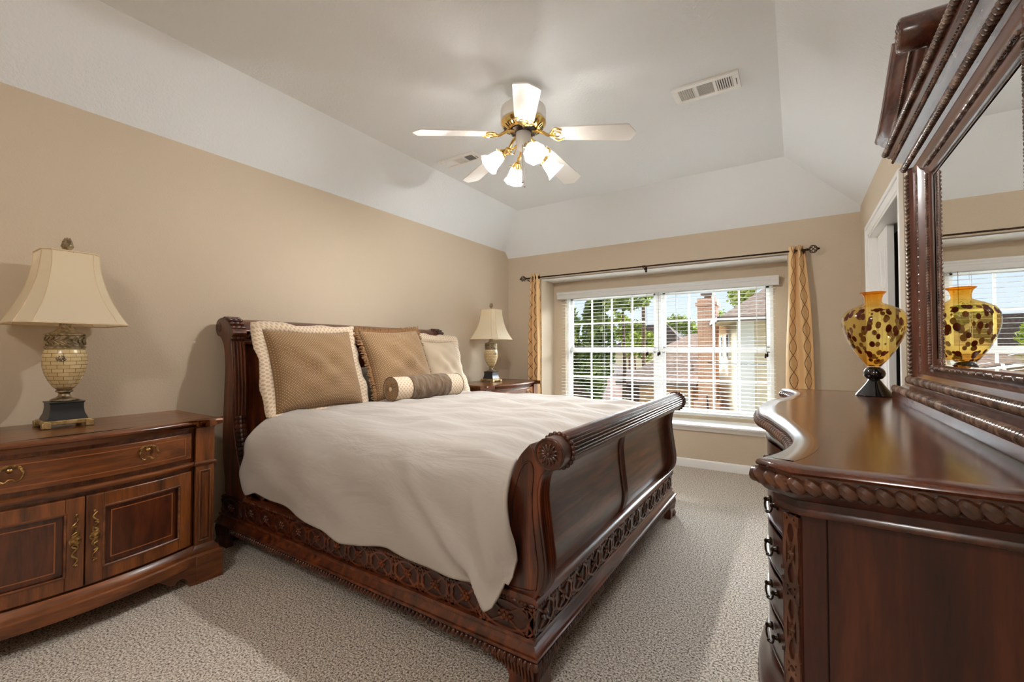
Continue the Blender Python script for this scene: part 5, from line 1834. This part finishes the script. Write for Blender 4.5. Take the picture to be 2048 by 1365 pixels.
# broken pediment: two swan-neck mouldings ending in scroll blocks
ZP = GZ1 + .192
build('pediment_panel', MB().prism([(MY0 + .0, ZP), (MY0 + .08, ZP + .06), (MY0 + .22, ZP + .16), (MC - .20, ZP + .17), (MC - .08, ZP + .08), (MC, ZP + .07), (MC + .08, ZP + .08), (MC + .20, ZP + .17), (MY1 - .22, ZP + .16), (MY1 - .08, ZP + .06), (MY1, ZP)], 'x', 3.530, 3.565), M['mir'], mir, angle=30)
for s_ in (-1, 1):
    def cc(t):
        # from the outer tip up to the scroll
        pts = [(.685, .000), (.60, .016), (.49, .058), (.38, .112), (.29, .160), (.225, .190)]
        k = t * (len(pts) - 1); i = min(int(k), len(pts) - 2); f = k - i
        return pts[i][0] + (pts[i + 1][0] - pts[i][0]) * f, pts[i][1] + (pts[i + 1][1] - pts[i][1]) * f
    base = smooth_poly([cc(q / 10) for q in range(11)], 2)
    sec = [(3.565, -.010), (3.500, -.010), (3.494, .000), (3.474, .006), (3.466, .016), (3.452, .020), (3.446, .028), (3.432, .034), (3.424, .046), (3.412, .052), (3.408, .064), (3.565, .064)]
    rings = []
    for i, (u, zz) in enumerate(base):
        a = base[max(0, i - 1)]; b = base[min(len(base) - 1, i + 1)]
        t_ = Vector((0, -(b[0] - a[0]) * -1, (b[1] - a[1])))
        nrm = Vector((0, -(b[1] - a[1]), (b[0] - a[0]))); nrm = nrm if nrm.z > 0 else -nrm
        nrm.normalize()
        rings.append([Vector((x, MC + s_ * u + s_ * nrm.y * w_ * (1 if True else 1), ZP + zz + nrm.z * w_)) for x, w_ in sec])
    mb = MB().skin(rings)
    sw = build('swan_neck', mb, M['mir'], mir, angle=35)
    mb = MB()
    pts = [Vector((3.458, r__[5].y, r__[5].z)) for r__ in rings]
    for p_, q_ in zip(pts, pts[1:]):
        for k in range(3):
            mb.ball(p_.lerp(q_, (k + .5) / 3), .0065, 6, 5)
    build('bead_carving', mb, M['mir_carve'], sw)
    cu, cz = .170, .222
    mb = MB().lathe([(.001, -.14), (.052, -.14), (.056, -.132), (.056, .010), (.052, .016), (.044, .014), (.040, .006), (.001, .006)], (3.428, MC + s_ * cu, ZP + cz), 30, -X)
    sb = build('scroll_block', mb, M['mir'], mir, angle=35)
    mb = MB()
    for k in range(22):
        t = k / 21; a = 2.4 * 2 * PI * t * .8 + 1; rr = .040 * (1 - .8 * t)
        mb.ball((3.416, MC + s_ * (cu + rr * math.cos(a)), ZP + cz + rr * math.sin(a)), (.009, .0085, .0085), 7, 5)
    mb.ball((3.414, MC + s_ * cu, ZP + cz), .011, 8, 6)
    build('scroll_carving', mb, M['mir_carve'], sb)

mir.location.x += .017               # back of the frame close to the wall

# ================================================================== VASE
VX, VY = 3.415, 2.562
va = root('amber_vase', 'amber glass vase with tortoiseshell spots on a black pedestal foot, on the dresser', 'vase', (VX, VY, DT))
build('pedestal', MB().lathe([(.001, 0), (.070, 0), (.071, .003), (.066, .010), (.050, .030), (.034, .052), (.024, .068), (.020, .073), (.030, .078), (.039, .090), (.041, .101), (.038, .113), (.029, .124), (.022, .129), (.001, .131)], (VX, VY, DT), 40), M['black_glass'], va, angle=50)
outer = [(.024, .132), (.030, .140), (.050, .170), (.074, .212), (.094, .258), (.105, .300), (.108, .330), (.105, .356), (.093, .382), (.070, .401), (.046, .411), (.034, .417), (.031, .424), (.032, .438), (.036, .452), (.044, .462), (.047, .465)]
inner = [(.044, .465), (.033, .452), (.028, .438), (.027, .424), (.031, .414), (.044, .408)]
outer = [(r_ * (1.085 if .15 < z_ < .40 else 1.0), z_) for r_, z_ in outer]
vb = build('bowl', MB().lathe(outer, (VX, VY, DT), 56), M['amber'], va, angle=80)
mb = MB().tube([(VX + .0465 * math.cos(2 * PI * k / 40), VY + .0465 * math.sin(2 * PI * k / 40), DT + .4655) for k in range(40)], .0022, 6, True)
build('rim', mb, M['amber'], va)

# ================================================================== OUTSIDE THE WINDOW
GZ = -3.1
struct('ground', MB().box(-60, 45, 5.6, 110, GZ - .2, GZ), M['lawn'], smooth=False)
# the own house's lower wall and sill outside
struct('wall_outside', MB().box(-2, W + 2, RB + .14, RB + .2, GZ, RZ0 - .1), M['siding'], smooth=False)


def roof_hip(mb, x0, x1, y0, y1, z0, z1, inset, th=.12, inset2=None):
    """hip roof over a rectangle; ridge along the longer side"""
    along_x = x1 - x0 >= y1 - y0 or inset2 is not None
    if along_x:
        r0, r1 = (x0 + inset, (y0 + y1) / 2, z1), (x1 - (inset if inset2 is None else inset2), (y0 + y1) / 2, z1)
    else:
        r0, r1 = ((x0 + x1) / 2, y0 + inset, z1), ((x0 + x1) / 2, y1 - inset, z1)
    c = [mb.v(*p) for p in ((x0, y0, z0), (x1, y0, z0), (x1, y1, z0), (x0, y1, z0))]
    b = [mb.v(p.co.x, p.co.y, z0 - th) for p in c]
    a0, a1 = mb.v(*r0), mb.v(*r1)
    if along_x:
        fs = [[c[0], c[1], a1, a0], [c[1], c[2], a1], [c[2], c[3], a0, a1], [c[3], c[0], a0]]
    else:
        fs = [[c[0], c[1], a0], [c[1], c[2], a1, a0], [c[2], c[3], a1], [c[3], c[0], a0, a1]]
    for f in fs: mb.face(f)
    for i in range(4): mb.face([c[i], c[(i + 1) % 4], b[(i + 1) % 4], b[i]])
    mb.face(b[::-1])
    return mb


def local_house(name, label, origin, rot, group=None, cat='house'):
    r_ = root(name, label, cat, (0, 0, 0), group)
    r_.location = origin; r_.rotation_euler = (0, 0, rot)
    return r_                                   # children are built in the house's own frame


# two-storey neighbour: corner nearest us is the local origin, long wall runs along local +y
hs = local_house('neighbour_house', 'cream two-storey house with hip roof seen through the right half of the window', (1.25, 19.0, GZ), math.radians(13))
mb = MB(); mb.box(0, 9, 0, 8.6, 0, 5.55)
wl = build('wall', mb, M['siding'], hs, smooth=False)
build('corner_board', MB().box(-.05, .55, -.04, .0, 0, 5.5), M['ext_white'], wl, smooth=False)
rf = build('roof', roof_hip(MB(), -.75, 9.8, -.9, 9.4, 5.50, 8.9, 5.0, .05), M['roof'], hs, smooth=False)
mb = MB(); mb.box(-.80, 9.8, -.97, -.87, 5.36, 5.53); mb.box(-.82, -.72, -.97, 9.4, 5.36, 5.53)
build('gutter', mb, M['gutter'], rf, smooth=False)
build('soffit', MB().box(-.74, 9.7, -.88, 9.3, 5.38, 5.44), M['siding'], hs, smooth=False)
for y0, y1 in ((2.6, 3.3), (4.9, 5.6)):
    f = build('window', MB().box(-.05, .02, y0, y1, 3.9, 5.0), M['ext_white'], hs, smooth=False)
    build('pane', MB().box(-.07, -.04, y0 + .06, y1 - .06, 3.96, 4.94), M['ext_glass'], f, smooth=False)
mb = MB(); mb.box(-1.0, -.02, 1.6, 1.75, 0.0, .05)
for k in range(9): mb.box(-.9, -.03, .9 + k * .28, 1.18 + k * .28, 0, .18 * (k + 1))
stp = build('outside_stair', mb, M['concrete'], hs, smooth=False)
mb = MB()
for dz in (.55, .95): mb.tube([(-.92, .9, dz), (-.92, 3.4, dz + 1.65)], .025, 5)
for k in range(5): mb.tube([(-.92, 1.0 + k * .58, .1 + k * .38), (-.92, 1.0 + k * .58, 1.0 + k * .38)], .018, 5)
build('handrail', mb, M['wire'], stp)
ch = root('brick_chimney', 'tall brick chimney with metal cap standing against the cream house', 'chimney', (-.26, 22.0, GZ))
mb = MB(); mb.box(-.66, .10, 21.6, 22.6, GZ, 3.2); mb.box(-.74, .18, 21.52, 22.68, 3.2, 3.36); mb.box(-.66, .10, 21.6, 22.6, 3.36, 3.55)
mb.box(-.85, .25, 21.5, 22.7, GZ, -1.1)
build('stack', mb, M['chimney'], ch, smooth=False)
mb = MB(); mb.box(-.42, -.12, 21.95, 22.25, 3.55, 3.72); mb.box(-.55, .0, 21.8, 22.4, 3.72, 3.80)
build('cap', mb, M['gutter'], ch, smooth=False)

# low garage with hip roof in the middle
ga = root('garage', 'peach brick garage with brown hip roof behind the window middle', 'garage', (-1.4, 24.5, GZ))
build('wall', MB().box(-3.5, -1.0, 22.1, 26.6, GZ, -.42), M['peach'], ga, smooth=False)
rf = build('roof', roof_hip(MB(), -4.55, -.72, 21.55, 27.2, -.36, .98, 1.75, .12, .02), M['roof'], ga, smooth=False)
mb = MB(); mb.box(-4.5, -.72, 21.45, 21.55, -.55, -.38)
build('gutter', mb, M['gutter'], rf, smooth=False)
mb = MB(); mb.tube([(-1.1, 22.7, .2), (-1.1, 22.7, .55)], .06, 8); build('roof_vent', mb, M['gutter'], rf)
d_ = build('garage_door', MB().box(-4.3, -3.5, 22.3, 22.5, GZ, -.5), M['dark_brick'], ga, smooth=False)
build('lamp_bracket', MB().box(-2.6, -2.5, 22.0, 22.1, -1.1, -.85), M['wire'], ga, smooth=False)
build('side_door', MB().box(-1.9, -1.2, 22.04, 22.12, GZ, -1.0), M['ext_white'], ga, smooth=False)

# dark brick house on the left with grey-brown roof
dh = root('dark_brick_house', 'dark brick house with brown roof behind the trees at the window left', 'house', (-9.7, 26.6, GZ))
build('wall', MB().box(-13, -6.55, 24.2, 30, GZ, -.30), M['dark_brick'], dh, smooth=False)
build('roof', roof_hip(MB(), -13.6, -6.2, 23.5, 30.2, -.28, 1.25, 3), M['roof_dark'], dh, smooth=False)
build('utility_box', MB().box(-7.1, -6.65, 24.0, 24.2, -1.2, -.4), M['ext_white'], dh, smooth=False)
for k, (x, y, w_, d_, z0, z1, mt, lb) in enumerate(((-15.4, 50, 9.0, 8, 1.3, 4.25, 'roof_dark', 'distant house with dark brown roof between the trees'),
        (-8.2, 41, 7.5, 7, .9, 2.75, 'roof_pink', 'distant house with pale pinkish roof beside the window mullion'),
        (-3.96, 33, 4.4, 6, .37, 2.48, 'roof_pink', 'distant house with low pale roof left of the chimney'))):
    dhh = root('distant_house', lb, 'house', (x + w_ / 2, y + d_ / 2, GZ), 'houses far down the street')
    build('wall', MB().box(x + .5, x + w_ - .5, y + .5, y + d_, GZ, z0 + .05), M['siding'], dhh, smooth=False)
    build('roof', roof_hip(MB(), x, x + w_, y, y + d_, z0, z1, d_ * .42), M[mt], dhh, smooth=False)


def tree(label, c, rad, n, mat, trunk=None, seed=1, leaf=.16, group='trees outside the window', lobes=9):
    rnd = random.Random(seed)
    c = Vector(c)
    r_ = root('tree', label, 'tree', (c.x, c.y, GZ), group)
    mb = MB()
    L_ = []
    for _ in range(lobes):
        a = rnd.uniform(0, 2 * PI); u = rnd.uniform(-.75, .85); q = rnd.uniform(.25, .72)
        L_.append((Vector((rad[0] * q * math.cos(a), rad[1] * q * math.sin(a), rad[2] * u * .75)), rnd.uniform(.32, .55)))
    for i in range(n):
        o, s_ = rnd.choice(L_)
        d = Vector((rnd.gauss(0, 1), rnd.gauss(0, 1), rnd.gauss(0, 1))).normalized() * rnd.uniform(.55, 1.0)
        p = c + o + Vector((d.x * rad[0] * s_, d.y * rad[1] * s_, d.z * rad[2] * s_))
        nrm = Vector((rnd.gauss(0, 1), rnd.gauss(0, 1), rnd.gauss(.5, 1))).normalized()
        t = nrm.orthogonal().normalized(); b = nrm.cross(t)
        s2 = leaf * rnd.uniform(.6, 1.4)
        mb.face([mb.v(p - t * s2), mb.v(p + b * s2 * .55 + nrm * s2 * .15), mb.v(p + t * s2), mb.v(p - b * s2 * .55 + nrm * s2 * .15)])
    build('crown', mb, M[mat], r_, smooth=False)
    mb = MB()
    tr = trunk or .16
    mb.tube([(c.x, c.y, GZ), (c.x + .1, c.y, (GZ + c.z) / 2), (c.x, c.y, c.z)], [tr, tr * .8, tr * .4], 8)
    for k in range(7):
        o, s_ = L_[k % len(L_)]
        mb.tube([(c.x, c.y, c.z - rad[2] * .3), c + o * .5 + Z * .1, c + o], [tr * .45, tr * .3, tr * .12], 6)
    build('trunk', mb, M['bark'], r_)
    return r_


tree('large green tree filling the left edge of the window', (-6.98, 20.3, 1.92), (1.75, 1.3, 3.2), 7000, 'leaf', .2, 3)
tree('dark green tree right beside the large one at the window left', (-5.63, 21.0, 1.56), (1.05, 1.1, 3.3), 4600, 'leaf_dark', .18, 4)
tree('airy green tree with thin hanging sprays left of the mullion', (-3.95, 20.9, 3.92), (1.6, 1.0, 1.0), 1100, 'leaf', .10, 5)
tree('lime green young tree before the distant houses', (-7.45, 34, 1.38), (1.7, 1.3, 1.5), 1300, 'leaf_lime', .1, 6)
tree('yellow-green tree behind the dark roof', (-9.22, 38.0, 3.16), (2.1, 1.5, 1.4), 1300, 'leaf_lime', .12, 7)
tree('round distant green tree left of the chimney', (-9.6, 58, 3.9), (3.0, 2.2, 1.8), 1500, 'leaf', .2, 8, .24)
tree('distant green tree behind the chimney', (-6.0, 66, 4.8), (2.6, 2.2, 2.7), 1300, 'leaf', .2, 9, .24)
tree('green tree rising behind the cream house roof', (.6, 34, 5.2), (1.7, 1.6, 1.7), 1500, 'leaf', .18, 10)
tree('low shrub with reddish tips by the cream house wall', (1.6, 17.6, -2.3), (1.4, .6, .7), 800, 'bark', .04, 11, .10, 'shrubs by the house')

up = root('utility_pole', 'wooden utility pole standing beyond the left trees', 'pole', (-5.82, 30.9, GZ))
build('post', MB().tube([(-5.82, 30.9, GZ), (-5.82, 30.9, 7.0)], [.15, .11], 8), M['bark'], up)
for k, (p0, p1, sag, lb) in enumerate((((-5.6, 30.9, 1.3), (2.9, 16.2, .75), .35, 'upper black service cable crossing the view below the sash rail'), ((-4.0, 18, -1.45), (3.2, 15.5, -1.55), .12, 'lower black cable crossing in front of the garage wall'))):
    p0, p1 = Vector(p0), Vector(p1)
    mb = MB().tube([p0.lerp(p1, t / 14) - Z * (sag * 4 * (t / 14) * (1 - t / 14)) for t in range(15)], .022, 5)
    tag(build('service_cable', mb, M['wire'], origin=tuple(p0)), lb, 'cable', 'cables across the street')

CX_, CY_ = -5.25, 25.0
car = root('parked_car', 'white and red parked car on the driveway left of the garage', 'car', (CX_, CY_, GZ))
body_ = smooth_poly([(-2.1, .45), (-2.15, .75), (-1.7, .92), (-.9, .98), (-.35, 1.42), (.8, 1.45), (1.5, 1.02), (2.05, .95), (2.12, .5)], 3)
mb = MB().prism([(CY_ + y, GZ + z) for y, z in body_] + [(CY_ + 2.0, GZ + .28), (CY_ - 2.0, GZ + .28)], 'x', CX_ - .82, CX_ + .82)
build('body', mb, M['car_white'], car, bevel=.05)
mb = MB().prism([(CY_ + y, GZ + z) for y, z in ((-.75, 1.0), (-.32, 1.36), (.75, 1.39), (1.3, 1.03))], 'x', CX_ - .84, CX_ + .84)
build('side_glass', mb, M['ext_glass'], car, smooth=False)
build('red_panel', MB().box(CX_ - .85, CX_ + .85, CY_ - 2.1, CY_ + 2.0, GZ + .5, GZ + .86), M['car_red'], car, bevel=.03)
for dy in (-1.35, 1.35):
    for sx in (-1, 1):
        build('wheel', MB().lathe([(.001, -.1), (.30, -.1), (.33, -.06), (.33, .06), (.30, .1), (.001, .1)], (CX_ + sx * .78, CY_ + dy, GZ + .33), 20, X), M['black'], car)
